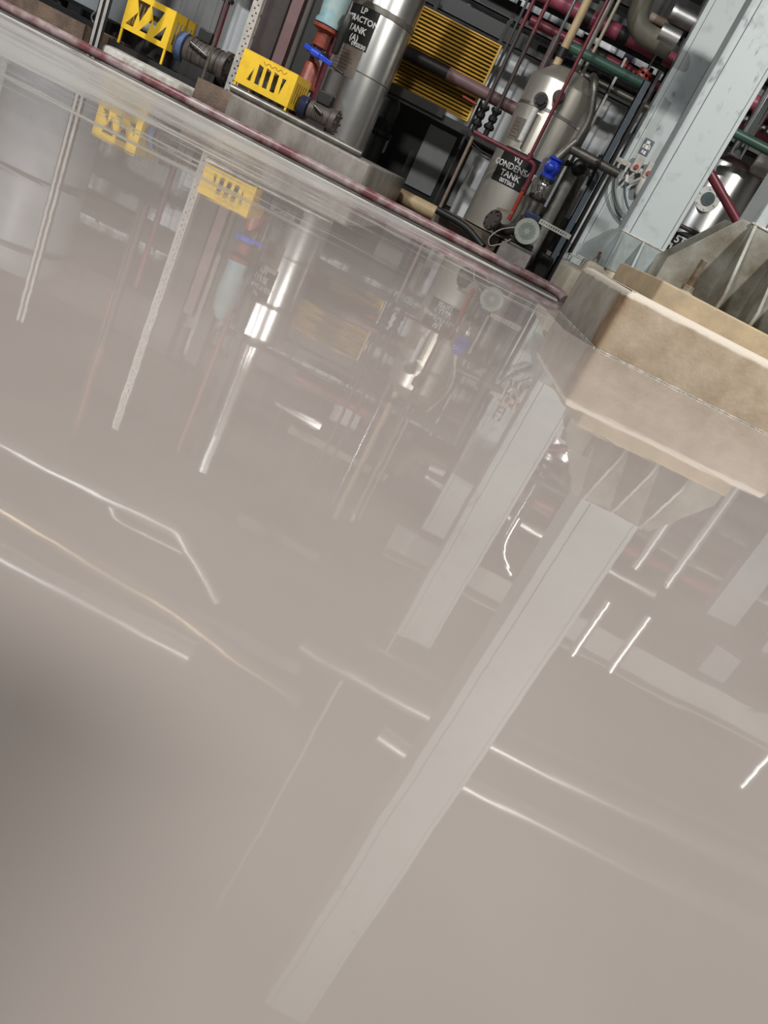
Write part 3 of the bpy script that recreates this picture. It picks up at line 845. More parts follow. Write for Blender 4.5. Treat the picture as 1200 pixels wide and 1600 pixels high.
# condensate tank
cV, rV = (-0.365, 9.55), 0.385
t = tank('process_tank', 'stainless condensate tank with a black lettered sign and domed top, at the centre', cV, rV, 0.19, 1.80, 1.97, 0.22, M['satin'])
mb = MB()
for z in (1.5,): mb.lathe([(rV + 0.001, z), (rV + 0.006, z + 0.004), (rV + 0.006, z + 0.03), (rV + 0.001, z + 0.034)], (*cV, 0), n=64)
mb.build('band', M['steel'], t)
mb = MB(); wrap_patch(mb, cV, rV, R(-45), R(22), 0.695, 1.06); sg = mb.build('name_sign', M['black'], t)
mb = MB()
wrap_text(mb, 'VLJ', 0.075, cV, rV, R(-13), 0.972)
wrap_text(mb, 'CONDENSAT', 0.088, cV, rV, R(-14), 0.885)
wrap_text(mb, 'TANK', 0.088, cV, rV, R(-14), 0.80)
wrap_text(mb, '00T063', 0.06, cV, rV, R(-14), 0.728)
mb.build('lettering', M['letter'], sg, smooth=False)
mb = MB(); wrap_patch(mb, cV, rV, R(-55), R(-26), 1.13, 1.36); dp = mb.build('data_plate', M['plate'], t)
mb = MB()
for k in range(5): wrap_patch(mb, cV, rV + 0.003, R(-51), R(-51 + random.uniform(10, 20)), 1.16 + 0.035 * k, 1.17 + 0.035 * k, 0.001)
mb.build('faint_print', M['brownink'], dp)
p = at(845, 157, 9.17)
mb = MB(); flange(mb, (p.x, 9.15, p.z), (0, -1, 0), 0.075, 0.03); mb.build('nozzle_flange', M['motor'], t)
MB().cyl((p.x, 9.2, p.z), (p.x, 9.10, p.z), 0.048).build('nozzle', M['black'], t)
MB().cyl((p.x - 0.005, 9.11, p.z - 0.09), (p.x - 0.005, 9.11, p.z - 0.43), 0.034).build('level_gauge', M['gauge'], t)
p2 = at(873, 152, 9.12)
MB().cyl((p2.x, 9.25, p2.z), (p2.x, 9.05, p2.z), 0.062).build('upper_nozzle', M['motor'], t, bevel=0.01)
t = thing('tank_base', 'rough brown concrete base under the condensate tank', 'base', (-0.4, 9.4, 0))
MB().prism([(-1.02, 9.05), (-0.25, 9.05), (-0.25, 9.2), (-0.08, 9.38), (0.0, 9.5), (0.0, 10.05), (-1.02, 10.05)], 0, 0.185).build('block', M['brown_base'], t)
pipe('drain_pipe', 'black drain pipe lying across the front of the condensate tank base', 'pipe', [(-1.0, 8.95, 0.16), (-0.62, 8.93, 0.15), (-0.36, 8.80, 0.045)], 0.04, M['darksteel'], 0.15)

# right hand tank, seen between the near and middle columns
cU_, rU = (1.80, 10.45), 0.40
t = tank('process_tank', 'bright tank with a round sight glass, between the middle and nearest columns', cU_, rU, 0.15, 1.98, 2.1, 0.2)
MB().lathe([(0.25, 0), (0.38, 0.0), (0.40, 0.149)], (*cU_, 0)).build('skirt', M['darksteel'], t)
p = at(1105, 311, 10.06)
mb = MB(); flange(mb, (p.x, 10.04, p.z), (0, -1, 0), 0.14, 0.03, 6); mb.build('sight_ring', M['gauge'], t)
MB().cyl((p.x, 10.01, p.z), (p.x, 10.1, p.z), 0.075).build('sight_glass', M['glass'], t)
mb = MB(); wrap_patch(mb, cU_, rU, R(-70), R(20), 0.78, 1.13); sg = mb.build('name_sign', M['black'], t)
mb = MB()
for s, z in (('5T', 1.06), ("'UC", 0.95), ('L', 0.84)):
    mb = MB(); wrap_text(mb, s, 0.12, cU_, rU, R(-24), z); mb.build('lettering', M['letter'], sg, smooth=False)
a, b = at(1108, 268, 9.5), at(1152, 345, 9.5)
pipe('maroon_pipe', 'maroon pipe sloping down across the bright tank with the sight glass', 'pipe', [a + (a - b) * 0.5, b + (b - a) * 0.6], 0.05, M['maroon'])
a, b = at(1062, 352, 10.0), at(1112, 376, 10.0)
pipe('maroon_pipe', 'thin dark pipe crossing the bright tank above its black sign', 'pipe', [a - (b - a), b + (b - a) * 1.4], 0.025, M['mauve'])

# ------------------------------------------------------------------ condensate pump
fx, fy, fz = -0.018, 8.72, 0.385
t = thing('pump_motor', 'electric motor with a round mint grey fan grille facing the hall, under the blue valve', 'motor', (fx, fy, 0.20))
MB().lathe([(0.128, 0), (0.132, 0.02), (0.132, 0.10), (0.115, 0.12)], (fx, fy, fz), axis=(0, 1, 0), n=40).build('fan_cowl', M['fan'], t)
holes = []
for i in range(-6, 7):
    for j in range(-6, 7):
        x, y = i * 0.0155 + (0.0078 if j % 2 else 0), j * 0.0145
        d = math.hypot(x, y)
        if 0.03 < d < 0.088: holes.append([(x + 0.0055 * math.cos(k), y + 0.0055 * math.sin(k)) for k in (0, 1.26, 2.51, 3.77, 5.03)])
mb = MB(); plate(mb, [(0.13 * math.cos(2 * math.pi * k / 40), 0.13 * math.sin(2 * math.pi * k / 40)) for k in range(40)], holes, 0.004, (fx, fy - 0.012, fz), (1, 0, 0), (0, 0, 1))
mb.build('fan_grille', M['fan'], t, smooth=False)
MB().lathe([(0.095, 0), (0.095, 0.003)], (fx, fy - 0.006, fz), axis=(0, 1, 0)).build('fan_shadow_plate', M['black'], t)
mb = MB().cyl((fx, fy + 0.11, fz), (fx, fy + 0.30, fz), 0.11)
for k in range(20):
    a = 2 * math.pi * k / 20
    mb.bar((fx + 0.118 * math.cos(a), fy + 0.13, fz + 0.118 * math.sin(a)), (fx + 0.118 * math.cos(a), fy + 0.29, fz + 0.118 * math.sin(a)), 0.006, 0.03, up=(math.cos(a), 0, math.sin(a)))
mb.build('finned_body', M['fan'], t)
MB().box(fx - 0.10, fx + 0.06, fy + 0.12, fy + 0.28, fz + 0.115, fz + 0.19).build('terminal_box', M['navy'], t, bevel=0.015)
MB().box(fx - 0.14, fx + 0.14, fy + 0.06, fy + 0.30, 0.226, fz - 0.10).build('foot', M['darksteel'], t, bevel=0.01)
t = thing('pump_footing', 'small rough concrete footing under the motor with the mint grey fan', 'footing', (0.0, 8.8, 0))
MB().prism([(-0.20, 8.58), (0.14, 8.60), (0.16, 9.18), (-0.17, 9.18)], 0, 0.195).build('block', M['concrete'], t)
MB().box(-0.19, 0.15, 8.66, 9.14, 0.196, 0.225).build('steel_shim', M['oldsteel'], t, bevel=0.004)
p = at(772, 345, 8.8)
t = thing('centrifugal_pump', 'brown pump casing with bolted suction flange left of the mint grey fan', 'pump', (p.x, 8.9, 0.0))
mb = MB(); flange(mb, (p.x - 0.02, 8.84, p.z), (-0.75, -0.6, 0.2), 0.115, 0.035, 8); mb.build('suction_flange', M['motor'], t)
MB().tube([(p.x - 0.03, 8.84, p.z), (p.x + 0.05, 8.90, p.z - 0.04), (p.x + 0.09, 9.10, p.z - 0.06), (fx - 0.05, 9.13, fz)], 0.06, 16, 0.10).build('suction_elbow', M['motor'], t)
MB().lathe([(0.05, 0), (0.12, 0.015), (0.12, 0.10), (0.05, 0.115)], (fx, 9.05, fz), axis=(0, 1, 0)).build('volute', M['motor'], t)
MB().box(fx - 0.07, fx + 0.07, 9.06, 9.14, 0.226, fz - 0.09).build('pedestal', M['darksteel'], t)
MB().bar((p.x - 0.03, 8.80, p.z + 0.12), (p.x + 0.14, 8.82, p.z + 0.15), 0.02, 0.03).build('valve_lever', M['rust'], t)
P = [at(805, 355, 8.65), at(780, 358, 8.6), at(763, 372, 8.55), at(764, 385, 8.55), at(785, 381, 8.6), at(798, 374, 8.66)]
pipe('cable', 'slack beige cable looping left of the mint grey fan', 'cable', P, 0.006, M['box'], 0.08)

# discharge line with blue check valve
x, y = -0.085, 9.13
t = thing('discharge_line', 'pump discharge line with a bright blue check valve and bolted joints', 'pipe', (x, y, 0.45))
MB().cyl((x, y, 0.50), (x, y, 0.72), 0.055).build('lower_pipe', M['oldsteel'], t)
for zz, rr in ((0.73, 0.10), (0.93, 0.085)):
    mb = MB(); flange(mb, (x, y, zz), (0, 0, 1), rr, 0.028); mb.build('flange', M['darksteel'], t)
MB().lathe([(0.07, 0.745), (0.045, 0.79), (0.06, 0.84), (0.06, 0.88), (0.045, 0.90), (0.07, 0.915)], (x, y, 0)).build('expansion_joint', M['chrome'], t)
MB().lathe([(0.085, 0.945), (0.085, 0.965), (0.06, 0.98), (0.085, 1.02), (0.088, 1.08), (0.06, 1.12), (0.085, 1.135), (0.085, 1.155)], (x, y, 0)).ball((x - 0.02, y - 0.07, 1.05), 0.055).build('check_valve', M['blue'], t)
MB().tube([(x, y, 1.156), (x + 0.06, y, 1.30), (x + 0.10, y, 1.38)], 0.045, 16, 0.05).build('upper_pipe', M['oldsteel'], t)
p = Vector((x + 0.10, y, 1.37))
MB().tube([p, (p.x + 0.02, y, 1.62), (p.x - 0.12, y, 1.95), (p.x - 0.16, y + 0.3, 2.02)], 0.04, 16, 0.12).build('riser', M['oldsteel'], t)
MB().cyl((p.x - 0.02, y, 1.30), (p.x + 0.55, y, 1.29), 0.05).build('branch', M['oldsteel'], t)
mb = MB(); flange(mb, (p.x + 0.30, y, 1.295), (1, 0, 0), 0.085, 0.03); mb.build('branch_flange', M['darksteel'], t)
MB().cyl((x, y, 0.40), (x, y, 0.51), 0.075).build('pump_outlet', M['motor'], t)
# hand valve right of the blue valve
t = thing('gate_valve', 'black gate valve with hand wheel on the dull branch, right of the blue valve', 'valve', at(912, 262, 9.42))
p = at(905, 262, 9.42)
MB().ball(p, 0.085, sq=(1, 0.8, 1.1)).build('body', M['black'], t)
MB().cyl(p, p + Vector((0.16, -0.02, -0.02)), 0.02).build('stem', M['oldsteel'], t)
q = p + Vector((0.16, -0.02, -0.02))
MB().tube([q + Vector((0, 0.10 * math.cos(k * math.pi / 10), 0.10 * math.sin(k * math.pi / 10))) for k in range(20)], 0.010, 8, closed=True).build('hand_wheel', M['black'], t)
# maroon pipe in front of the tank
p1 = at(827, 250, 8.97)
x0 = p1.x
tl = at(756, 214, 8.97)
mb = MB().tube([(tl.x - 0.12, 8.97, tl.z), (x0 + 0.09, 8.97, tl.z - 0.005), (x0 + 0.09, 8.97, 0.72)], 0.024, 12, 0.07)
t = thing('maroon_pipe', 'thin maroon pipe crossing the black condensate sign and dropping to the pump', 'pipe', (x0, 8.97, 0.4))
mb.build('pipe_run', M['maroon'], t)
MB().cyl((x0 + 0.09, 8.97, 0.40), (x0 + 0.09, 8.97, 0.72), 0.024).build('drop_leg', M['red'], t)
MB().tube([(x0 - 0.01, 8.97, tl.z + 0.02), (x0 - 0.01, 8.97, 2.7)], 0.02, 12).build('upright', M['maroon'], t)
MB().cyl((x0 + 0.09, 8.97, 0.72), (x0 + 0.09, 8.97, 0.76), 0.033).cyl((x0 - 0.01, 8.97, tl.z), (x0 - 0.01, 8.97, tl.z + 0.06), 0.03).build('coupling', M['maroon'], t)

# fittings right of the pump
a, b = at(843, 345, 8.7), at(891, 371, 8.7)
t = thing('perforated_tray', 'short perforated tray lying level right of the mint grey fan', 'cable tray', a, 'perforated cable trays')
L = (b - a).length
mb = MB(); plate(mb, [(0, -0.025), (L, -0.025), (L, 0.025), (0, 0.025)], [[(0.02 + 0.028 * k, -0.01), (0.032 + 0.028 * k, -0.01), (0.038 + 0.028 * k, 0.012), (0.026 + 0.028 * k, 0.012)] for k in range(int((L - 0.04) / 0.028))], 0.003, a, (b - a).normalized(), (0, 0, 1))
mb.build('web', M['box'], t, smooth=False)
for s in (-1, 1): MB().bar(a + Vector((0, 0.02, s * 0.024)), b + Vector((0, 0.02, s * 0.024)), 0.04, 0.003).build('side_lip', M['box'], t)
def slim(label, px0, px1, Y, w, m, name='angle_post', cat='post', d=0.05, toz=None, fromz=0.0):
    a, b = at(*px0, Y), at(*px1, Y)
    xm = (a.x + b.x) / 2
    z1 = toz or max(a.z, b.z)
    return tag(MB().box(xm - w / 2, xm + w / 2, Y, Y + 0.012, fromz, z1).box(xm - w / 2, xm - w / 2 + 0.012, Y, Y + d, fromz, z1).build(name, m), label, cat)
slim('slate blue steel angle post between the mint grey fan and the farthest column', (962, 210), (905, 335), 9.4, 0.075, M['slate'], toz=2.2)
slim('black steel angle post just left of the farthest column', (968, 230), (930, 300), 9.7, 0.05, M['black'], toz=2.4)
slim('thin grey angle post behind the bright blue check valve', (930, 180), (885, 270), 9.9, 0.04, M['galv'], toz=2.4)
# grey pipes behind the pump
for lab, px, Y, r, z1, m in (('grey vertical pipe right of the pump discharge line', (862, 330), 9.6, 0.075, 1.2, M['galv']),
                             ('dull vertical pipe behind the slate angle post', (880, 330), 10.9, 0.06, 1.4, M['oldsteel'])):
    p = at(*px, Y)
    mb = MB(); flange(mb, (p.x, Y, z1), (0, 0, 1), r * 1.6, 0.035)
    pipe('riser_pipe', lab, 'pipe', [(p.x, Y, 0), (p.x, Y, z1)], r, m, parts=[('top_flange', mb, M['darksteel'])])
tag(MB().box(0.24, 0.40, 9.25, 9.6, 0, 0.26).build('pump_block', M['darksteel'], bevel=0.02), 'black cast block on the floor right of the fan motor', 'casting')

# ------------------------------------------------------------------ louvre and the dark bay beneath
def louvre(label, x0, x1, y, z0, z1, yaw=0.0):
    t = thing('louvre_panel', label, 'louvre', ((x0 + x1) / 2, y, z0), 'yellow louvre panels')
    w = x1 - x0
    MB().box(x0, x0 + 0.025, y - 0.01, y + 0.06, z0, z1).box(x1 - 0.025, x1, y - 0.01, y + 0.06, z0, z1).box(x0 + .025, x1 - .025, y - 0.01, y + 0.06, z1 - 0.012, z1).box(x0 + .025, x1 - .025, y - 0.01, y + 0.06, z0, z0 + 0.012).build('frame', M['amber'], t)
    n = int((z1 - z0 - 0.03) / 0.0385)
    for k in range(n):
        z = z0 + 0.03 + k * (z1 - z0 - 0.06) / (n - 1)
        MB().slab([(x0 + 0.025, y - 0.016, z - 0.008), (x0 + 0.025, y - 0.012, z - 0.014), (x0 + 0.025, y + 0.03, z + 0.010), (x0 + 0.025, y + 0.026, z + 0.016)], (w - 0.05, 0, 0)).build('slat', M['amber'], t)
    MB().box(x0 + w * 0.42, x0 + w * 0.43, y + 0.035, y + 0.05, z0 + .035, z1 - .035).build('mullion', M['mauve'], t)
    MB().box(x0 + 0.01, x1 - 0.01, y + 0.062, y + 0.07, z0, z1).build('backing', M['mauve'], t)
    return t
xa, xb = at(655, 20, 10.0).x, at(785, 72, 10.0).x
zt, zb_ = at(785, 72, 10.0).z, at(735, 193, 10.0).z
louvre('large yellow louvre panel on the back wall right of the extraction tank', xa, xb, 10.0, zb_, zt)
louvre('narrow yellow louvre panel half hidden by the extraction tank', xa - 0.27, xa - 0.03, 10.02, zb_ + 0.02, zt - 0.02)
louvre('yellow louvre panel glimpsed between the farthest and middle columns', 1.02, 1.42, 10.9, 0.0, 2.1)
louvre('yellow louvre panel right of the tank with the sight glass', 2.15, 2.8, 11.0, 1.3, 2.25)
# posts that carry the louvres
for lab, x in (('left dark steel post that carries the big yellow louvre', xa - 0.34), ('right dark steel post that carries the big yellow louvre', xb + 0.03)):
    tag(MB().box(x - 0.012, x + 0.012, 10.08, 10.14, 0, 2.6).build('post', M['darksteel']), lab, 'post')
a = at(690, 110, 9.8)
mb = MB().cyl((a.x - 1.2, 9.8, a.z), (a.x + 0.08, 9.8, a.z), 0.075); mb2 = mb
t = thing('process_pipe', 'level pipe crossing the yellow louvre, black on the left and dusty pink on the right', 'pipe', (a.x, 9.8, a.z))
mb.build('black_length', M['darksteel'], t)
MB().cyl((a.x + 0.04, 9.8, a.z), (-0.72, 9.8, a.z - 0.01), 0.068).build('pink_length', M['palepink'], t)
# black channel with cables under the louvre
zc = at(740, 212, 9.7).z
t = thing('cable_channel', 'black steel channel with cables under the yellow louvre', 'channel', (-1.5, 9.7, zc))
MB().box(-2.75, -0.72, 9.66, 9.78, zc - 0.04, zc + 0.05).build('channel', M['darksteel'], t, bevel=0.004)
MB().box(-2.75, -1.45, 9.62, 9.66, zc + 0.0, zc + 0.10).build('cover', M['black'], t, bevel=0.004)
pipe('cable', 'upper black cable sagging from the channel towards the condensate tank', 'cable', [at(728, 205, 9.6), at(739, 224, 9.6), at(752, 236, 9.58), at(766, 243, 9.57)], 0.008, M['black'], 0.1)
pipe('cable', 'lower black cable sagging from the channel towards the condensate tank', 'cable', [at(722, 203, 9.6), at(737, 228, 9.6), at(750, 242, 9.58), at(765, 250, 9.57)], 0.008, M['black'], 0.1)
p = at(740, 212, 9.6)
pipe('rusty_post', 'thin rusty steel rod from the black channel down to the floor', 'post', [(p.x, 9.58, 0.0), (p.x, 9.58, zc - 0.02)], 0.02, M['rust'])
# two valves on thin maroon risers
for lab, px, top in (('black valve on the left thin maroon riser, right of the yellow louvre', (751, 180), (835, 0)), ('black valve on the right thin maroon riser, left of the condensate tank', (770, 186), (869, 0))):
    p = at(*px, 9.62)
    t = thing('ball_valve', lab, 'valve', (p.x, 9.62, p.z - 0.1), 'valves on thin maroon risers')
    MB().tube([(p.x, 9.62, zc + 0.05), (p.x, 9.62, p.z - 0.09)], 0.032, 12).build('lower_pipe', M['black'], t)
    for dz in (0.09, -0.09):
        mb = MB(); flange(mb, (p.x, 9.62, p.z + dz), (0, 0, 1), 0.062, 0.03, 6); mb.build('flange', M['black'], t)
    MB().lathe([(0.05, -0.08), (0.032, -0.04), (0.05, -0.02), (0.05, 0.02), (0.032, 0.04), (0.05, 0.08)], (p.x, 9.62, p.z)).build('body', M['black'], t)
    MB().tube([(p.x, 9.62, p.z + 0.1), (p.x, 9.62, 2.15)], 0.024, 12).build('dark_riser', M['mauve'], t)
    MB().tube([(p.x, 9.62, 2.15), (p.x, 9.62, 3.4)], 0.022, 12).build('maroon_riser', M['maroon'], t)
p = at(742, 160, 9.6)
pipe('red_handle', 'short red lever pointing left from the left black valve', 'lever', [(p.x - 0.15, 9.6, p.z), (p.x + 0.03, 9.6, p.z - 0.01)], 0.014, M['red'])
# dark bay: black box added to give the shade under the louvre
t = thing('shaded_bay_box', 'black box with grey doors added as the shade below the yellow louvre', 'cabinet', (-2.0, 10.8, 0))
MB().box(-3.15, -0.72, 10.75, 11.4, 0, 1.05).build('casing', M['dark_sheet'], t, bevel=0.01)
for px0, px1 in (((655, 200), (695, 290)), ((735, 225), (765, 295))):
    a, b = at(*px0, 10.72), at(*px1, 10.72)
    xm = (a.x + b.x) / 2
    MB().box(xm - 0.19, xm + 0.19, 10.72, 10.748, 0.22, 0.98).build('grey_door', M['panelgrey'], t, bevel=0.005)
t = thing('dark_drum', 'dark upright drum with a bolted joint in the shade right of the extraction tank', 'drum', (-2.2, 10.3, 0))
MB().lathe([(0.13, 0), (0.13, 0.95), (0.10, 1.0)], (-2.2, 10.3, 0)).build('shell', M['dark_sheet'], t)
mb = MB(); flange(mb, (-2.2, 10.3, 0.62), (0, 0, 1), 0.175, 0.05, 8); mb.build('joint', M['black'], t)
xm = at(757, 260, 10.5).x
tag(MB().box(xm - 0.16, xm + 0.15, 10.5, 10.54, 0, 0.93).build('grey_panel', M['white_sheet'], bevel=0.004), 'plain grey upright panel left of the condensate tank', 'panel')
pipe('beige_pipe', 'fat beige pipe on the floor below the yellow louvre', 'pipe', [(-2.9, 9.85, 0.09), (-0.95, 9.85, 0.09)], 0.085, M['tan'])

# ------------------------------------------------------------------ pipe rack above the condensate tank
def hrun(label, px0, px1, Y, r, m, ext0=0.0, ext1=0.0, bands=0, name='rack_pipe', group='pipes on the rack'):
    a, b = at(*px0, Y), at(*px1, Y)
    z = (a.z + b.z) / 2
    pts = [(a.x - ext0, Y, z), (b.x + ext1, Y, z)]
    parts = []
    for k in range(bands):
        x = a.x + (b.x - a.x) * (k + 0.6) / bands
        parts.append(('black_band', MB().cyl((x - 0.06, Y, z), (x + 0.06, Y, z), r * 1.06), M['darksteel']))
    return pipe(name, label, 'pipe', pts, r, m, group=group, parts=parts or None)
hrun('fat pink red pipe with black bands on the rack above the condensate tank', (885, 5), (1052, 100), 10.6, 0.085, M['pink'], 1.2, 4.5, 3)
hrun('thinner dark red pipe under the fat pink red one', (900, 68), (1030, 135), 10.55, 0.055, M['maroon'], 0.6, 4.0, 2)
hrun('dark green pipe above the top of the condensate tank, left length', (893, 72), (1012, 138), 9.6, 0.05, M['green'], 0.05, 0.0)
hrun('dark green pipe passing right of the middle column', (1145, 205), (1200, 235), 9.6, 0.05, M['green'], 0.35, 3.0)
hrun('bright clad pipe high on the rack left of the farthest column', (1055, 22), (1080, 32), 10.65, 0.10, M['clad'], 0.05, 3.5)
hrun('brown pipe just under the bright clad rack pipe', (1050, 45), (1075, 55), 10.9, 0.05, M['rust'], 0.3, 3.5)
hrun('lower bright clad pipe ending beside the grey beige elbow', (1040, 52), (1060, 63), 9.8, 0.085, M['clad'], 0.06, 0.0)
hrun('grey strut below the green pipe', (920, 122), (978, 150), 10.3, 0.04, M['oldsteel'], 0.2, 0.5)
P = [at(1015, -25, 10.2), at(988, 42, 10.2), at(1050, 78, 10.2)]
pipe('lagged_elbow', 'fat grey beige lagged pipe bending at the rack above the green pipe', 'pipe', P, 0.115, M['beige'], 0.2, n=20)
p = at(1003, 122, 10.47)
t = thing('flanged_valve', 'red flanged valve with a thin lever under the pink red pipe', 'valve', p)
for dz, rr in ((0, 0.105), (0.06, 0.09)):
    mb = MB(); flange(mb, p + Vector((dz * 0.2, 0, dz)), (0.25, 0, 1), rr, 0.028, 8); mb.build('flange', M['red'], t)
MB().bar(p, p + Vector((0.02, -0.03, 0.32)), 0.018, 0.012).build('lever', M['galv'], t)
p = at(975, 105, 10.52)
t = thing('flanged_valve', 'small red valve left of the red flanged valve on the dark red pipe', 'valve', p)
mb = MB(); flange(mb, p, (1, 0, 0), 0.075, 0.03, 6); mb.build('flange', M['red'], t)
MB().ball(p + Vector((0.06, 0, 0)), 0.055).build('body', M['maroon'], t)
# vertical poles over the condensate tank
def vpole(label, px, Y, r, z0, z1, m, name='riser_pipe', cat='pipe', band=None):
    p = at(*px, Y)
    parts = [('dark_collar', MB().cyl((p.x, Y, band), (p.x, Y, band + 0.1), r * 1.12), M['darksteel'])] if band else None
    return pipe(name, label, cat, [(p.x, Y, z0), (p.x, Y, z1)], r, m, parts=parts)
vpole('tan pole rising from the top of the condensate tank', (892, 55), 9.55, 0.045, 1.975, 3.95, M['tan'], band=2.05)
vpole('grey tube right of the tan pole', (930, 50), 9.9, 0.035, 1.7, 4.0, M['galv'])
vpole('thin cream tube right of the grey tube', (948, 40), 9.8, 0.018, 1.6, 3.9, M['cream'])
vpole('thin bright tube just behind the tan pole', (870, 60), 10.0, 0.018, 1.5, 4.0, M['chrome'])
vpole('faded pink stub pipe on the left shoulder of the condensate tank', (856, 90), 10.05, 0.045, 0.0, 2.3, M['palepink'])
# dark beams and trays above head height
def dark(label, z0, z1, y, x0, x1, m='black', name='cable_tray', cat='cable tray'):
    t = thing(name, label, cat, ((x0 + x1) / 2, y, z0), 'dark cable trays on the rack')
    MB().box(x0, x1, y, y + 0.015, z0, z1).box(x0, x1, y, y + 0.25, z0, z0 + 0.012).build('tray', M[m], t)
    k = x0 + 0.2
    while k < x1:
        MB().box(k, k + 0.05, y - 0.01, y - 0.001, z0 - 0.03, z1 + 0.05).build('strap', M['darksteel'], t)
        k += 0.9
    return t
dark('lowest black cable tray on the back wall, just above the louvre', 2.16, 2.34, 10.9, -3.4, 0.45)
dark('second black cable tray above the louvre', 2.42, 2.60, 11.0, -3.4, 0.5)
dark('third black cable tray above the louvre', 2.70, 2.95, 10.9, -3.4, 6.0)
dark('fourth dark cable tray high above the louvre', 3.08, 3.42, 11.0, -3.6, 6.0, 'dark_sheet')
dark('black cable tray right of the farthest column', 2.36, 2.58, 11.1, 1.0, 6.0)
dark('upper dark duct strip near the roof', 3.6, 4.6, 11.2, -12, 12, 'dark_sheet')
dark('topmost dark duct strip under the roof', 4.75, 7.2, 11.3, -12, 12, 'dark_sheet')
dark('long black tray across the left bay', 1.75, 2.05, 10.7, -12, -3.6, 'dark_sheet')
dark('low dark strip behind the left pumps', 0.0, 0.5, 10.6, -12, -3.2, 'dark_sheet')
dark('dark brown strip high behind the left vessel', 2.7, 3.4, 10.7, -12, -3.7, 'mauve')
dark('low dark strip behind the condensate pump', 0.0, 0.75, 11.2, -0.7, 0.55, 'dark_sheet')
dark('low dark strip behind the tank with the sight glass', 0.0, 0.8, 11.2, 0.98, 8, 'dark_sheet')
for lab, x, y in (('black rack post behind the farthest column', 0.62, 11.0), ('black rack post at the left of the extraction tank', -2.98, 10.85), ('black rack post right of the tank with the sight glass', 3.0, 11.0)):
    tag(MB().box(x - 0.05, x + 0.05, y - 0.24, y - 0.16, 0, 4.6).build('rack_post', M['darksteel']), lab, 'post')
tag(MB().box(0.05, 0.17, 11.53, 11.56, 2.6, 3.1).build('blue_sheet', M['navy']), 'small navy blue sheet between the rack pipes', 'sheet')
# chrome pipe right of the middle column
p = at(1180, 190, 9.9)
pipe('riser_pipe', 'bright clad pipe beside the right edge of the middle column', 'pipe', [(p.x, 9.9, 2.05), (p.x, 9.9, 3.4), (p.x + 0.5, 9.9, 3.75), (p.x + 1.5, 9.9, 3.75)], 0.085, M['chrome'], 0.3)
t = thing('equipment_housing', 'pale grey housing above the tank with the sight glass', 'housing', at(1190, 265, 10.3))
p = at(1192, 262, 10.0)
MB().box(p.x - 0.12, p.x + 0.2, 9.9, 10.02, p.z - 0.1, p.z + 0.12).build('body', M['box'], t, bevel=0.03)
MB().cyl((p.x + 0.04, 9.96, p.z + 0.12), (p.x + 0.04, 9.96, 2.7), 0.02).build('stem', M['darksteel'], t)

# ------------------------------------------------------------------ overhead pipework (seen mirrored in the floor)
def over(label, pts, r, m, Y, fillet=0.1, hang=True):
    P = [mir(x, y, Y) for x, y in pts]
    t = thing('overhead_pipe', label, 'pipe', P[0], 'overhead pipes under the roof')
    MB().tube(P, r * 1.25, 16, fillet).build('pipe_run', m, t)
    n = max(2, int((P[-1] - P[0]).length / 1.8))
    if hang:
        for k in range(n):
            i = (k + 0.5) / n * (len(P) - 1)
            j = min(int(i), len(P) - 2)
            q = P[j].lerp(P[j + 1], i - j)
            MB().cyl(q, (q.x, q.y, 7.4), 0.008, n=8).build('hanger', M['darksteel'], t)
    return t
over('overhead bright pipe on the left that ends in a sloping drop', [(-60, 660), (60, 722), (280, 830), (342, 938)], 0.08, M['clad'], 8.5, 0.12)
over('overhead tan clad pipe on the left, second lowest mirrored', [(-60, 748), (0, 790), (230, 925), (470, 1095)], 0.11, M['tanclad'], 8.2)
over('overhead fat pale pipe on the left, highest mirrored', [(-60, 828), (0, 865), (200, 972), (300, 1025)], 0.15, M['clad'], 8.0)
over('overhead crooked bright pipe below the left bright pipe', [(172, 775), (180, 806), (200, 820), (298, 866)], 0.06, M['clad'], 8.9, 0.12)
over('overhead bright pipe crossing behind the nearest column, lower one', [(470, 1005), (520, 1040), (665, 1112), (790, 1172), (1000, 1272), (1200, 1372), (1300, 1425)], 0.10, M['clad'], 8.2)
over('overhead bright pipe crossing behind the nearest column, upper one', [(590, 1145), (632, 1175), (740, 1233), (960, 1340), (1200, 1455), (1300, 1505)], 0.12, M['clad'], 8.0)
over('overhead thin tan pipe above the two bright crossing pipes', [(800, 1140), (960, 1215), (1200, 1330)], 0.05, M['tanclad'], 8.6)
for lab, p0, p1, Y in (('tall bright clad riser right of the nearest plinth, lower length', (1115, 812), (1050, 918), 7.6), ('slim bright riser left of the tall bright clad riser', (1015, 855), (990, 887), 7.6),
                       ('slim bright riser mirrored near the column gussets', (952, 938), (905, 1028), 7.6), ('bright riser mirrored right of the column foot', (1015, 962), (960, 1052), 7.6),
                       ('high bright riser at the right edge', (1215, 1165), (1150, 1225), 7.2)):
    a, b = mir(*p0, Y), mir(*p1, Y)
    pipe('bright_riser', lab, 'pipe', [(a.x, Y, 0.0 if a.z < 2 else a.z), (a.x, Y, 7.4 if a.z > 3 else b.z)], 0.055, M['clad'])
for lab, p0, p1, Y in (('blue grey column mirrored at the right edge of the floor, lower one', (1195, 880), (1150, 980), 7.9), ('blue grey column mirrored at the right edge of the floor, upper one', (1140, 1020), (1070, 1105), 8.2)):
    a, b = mir(*p0, Y), mir(*p1, Y)
    tag(MB().box(a.x - 0.17, a.x + 0.17, Y, Y + 0.2, 0 if a.z < 2 else a.z, b.z).build('steel_column', M['greytank'], bevel=0.008), lab, 'column')
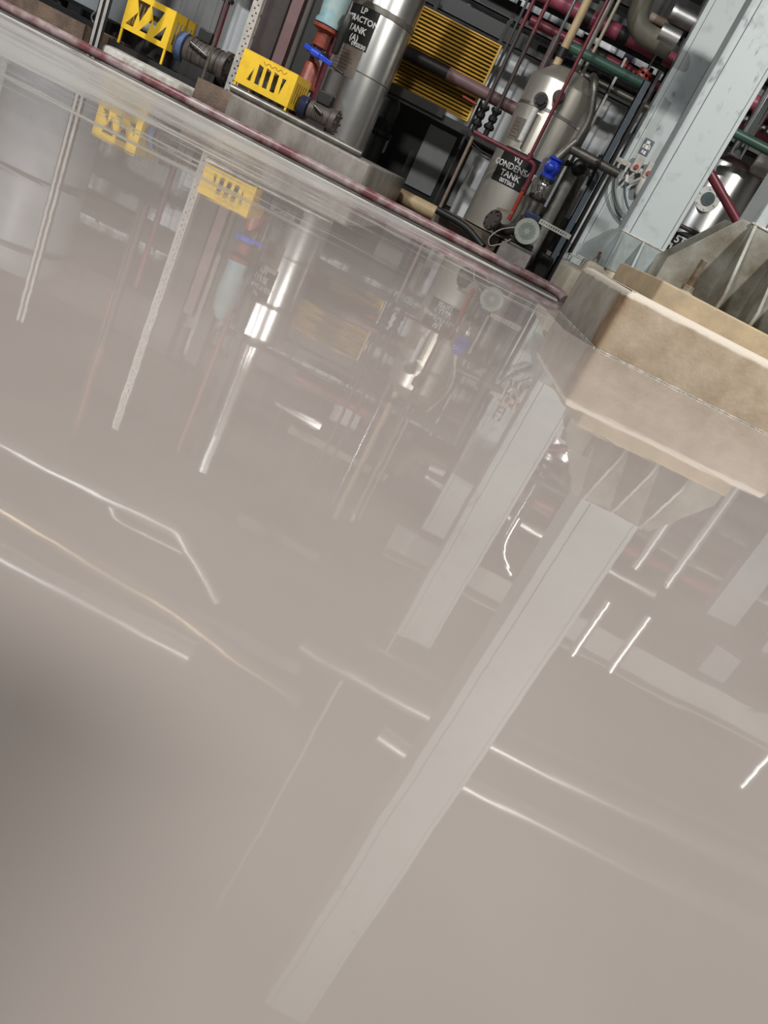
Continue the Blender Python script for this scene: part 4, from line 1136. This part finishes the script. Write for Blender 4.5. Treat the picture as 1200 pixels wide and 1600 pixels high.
# orange and tan risers on the left
for lab, p0, p1, Y, r, m in (('salmon pink riser mirrored at the left, upper length', (160, 540), (120, 660), 9.1, 0.06, M['orange']), ('salmon pink riser mirrored at the left, lower length', (180, 455), (165, 520), 9.25, 0.05, M['orange'])):
    a, b = mir(*p0, Y), mir(*p1, Y)
    pipe('salmon_riser', lab, 'pipe', [(a.x, Y, 1.25), (a.x, Y, 7.4)], r * 0.8, M['mauve'], parts=[('salmon_length', MB().cyl((a.x, Y, a.z), (a.x, Y, b.z - 0.02), r), m)])
# walkway rails and pale strips of the upper level
def strip(label, p0, p1, Y, h, m, name='roof_strip', cat='strip'):
    a, b = mir(*p0, Y), mir(*p1, Y)
    z = (a.z + b.z) / 2
    t = thing(name, label, cat, ((a.x + b.x) / 2, Y, z), 'pale strips of the upper level')
    MB().box(a.x, b.x, Y, Y + 0.04, z - h / 2, z + h / 2).build('strip', m, t)
    for f in (0.15, 0.85):
        x = a.x + (b.x - a.x) * f
        MB().box(x - 0.02, x + 0.02, Y + 0.04, Y + 0.07, z - h / 2, 7.4).build('hanger', M['darksteel'], t)
    return t
strip('pale level strip of the upper level, lowest', (450, 672), (605, 745), 10.4, 0.12, M['cream'])
strip('pale level strip of the upper level, middle', (370, 812), (500, 870), 10.2, 0.16, M['panelgrey'])
strip('pale level strip of the upper level, upper', (560, 985), (690, 1078), 9.8, 0.10, M['cream'])
strip('short bright strip of the upper level above the louvre', (430, 630), (500, 668), 10.6, 0.05, M['chrome'])
strip('white sheet glimpsed high above the condensate tank', (370, 812), (400, 830), 10.5, 0.2, M['white_sheet'])
strip('white sheet row glimpsed above the left bay', (520, 640), (560, 660), 10.6, 0.28, M['white_sheet'])
strip('broad dull strip under the roof on the left', (280, 950), (470, 1045), 9.4, 0.2, M['panelgrey'])
# glimmering conduits up to the roof
pipe('conduit', 'thin pale conduit rising to the roof left of the nearest column', 'conduit', [(0.38, 6.2, 3.9), (0.38, 6.2, 7.4)], 0.02, M['galv'])

# ------------------------------------------------------------------ unseen crate, added to cast the soft floor shadow at lower left
t = thing('shadow_crate', 'tall grey steel crate added out of view to cast the lower left floor shadow', 'crate', (-0.68, -0.15, 0))
MB().box(-1.06, -0.46, -0.44, 0.24, 0.03, 1.15).build('body', M['greytank'], t, bevel=0.01)
MB().box(-1.07, -0.45, -0.45, 0.25, 1.155, 1.20).build('lid', M['darksteel'], t, bevel=0.008)
for x in (-0.98, -0.54):
    for y in (-0.36, 0.16): MB().cyl((x, y, 0), (x, y, 0.028), 0.03).build('foot', M['black'], t)
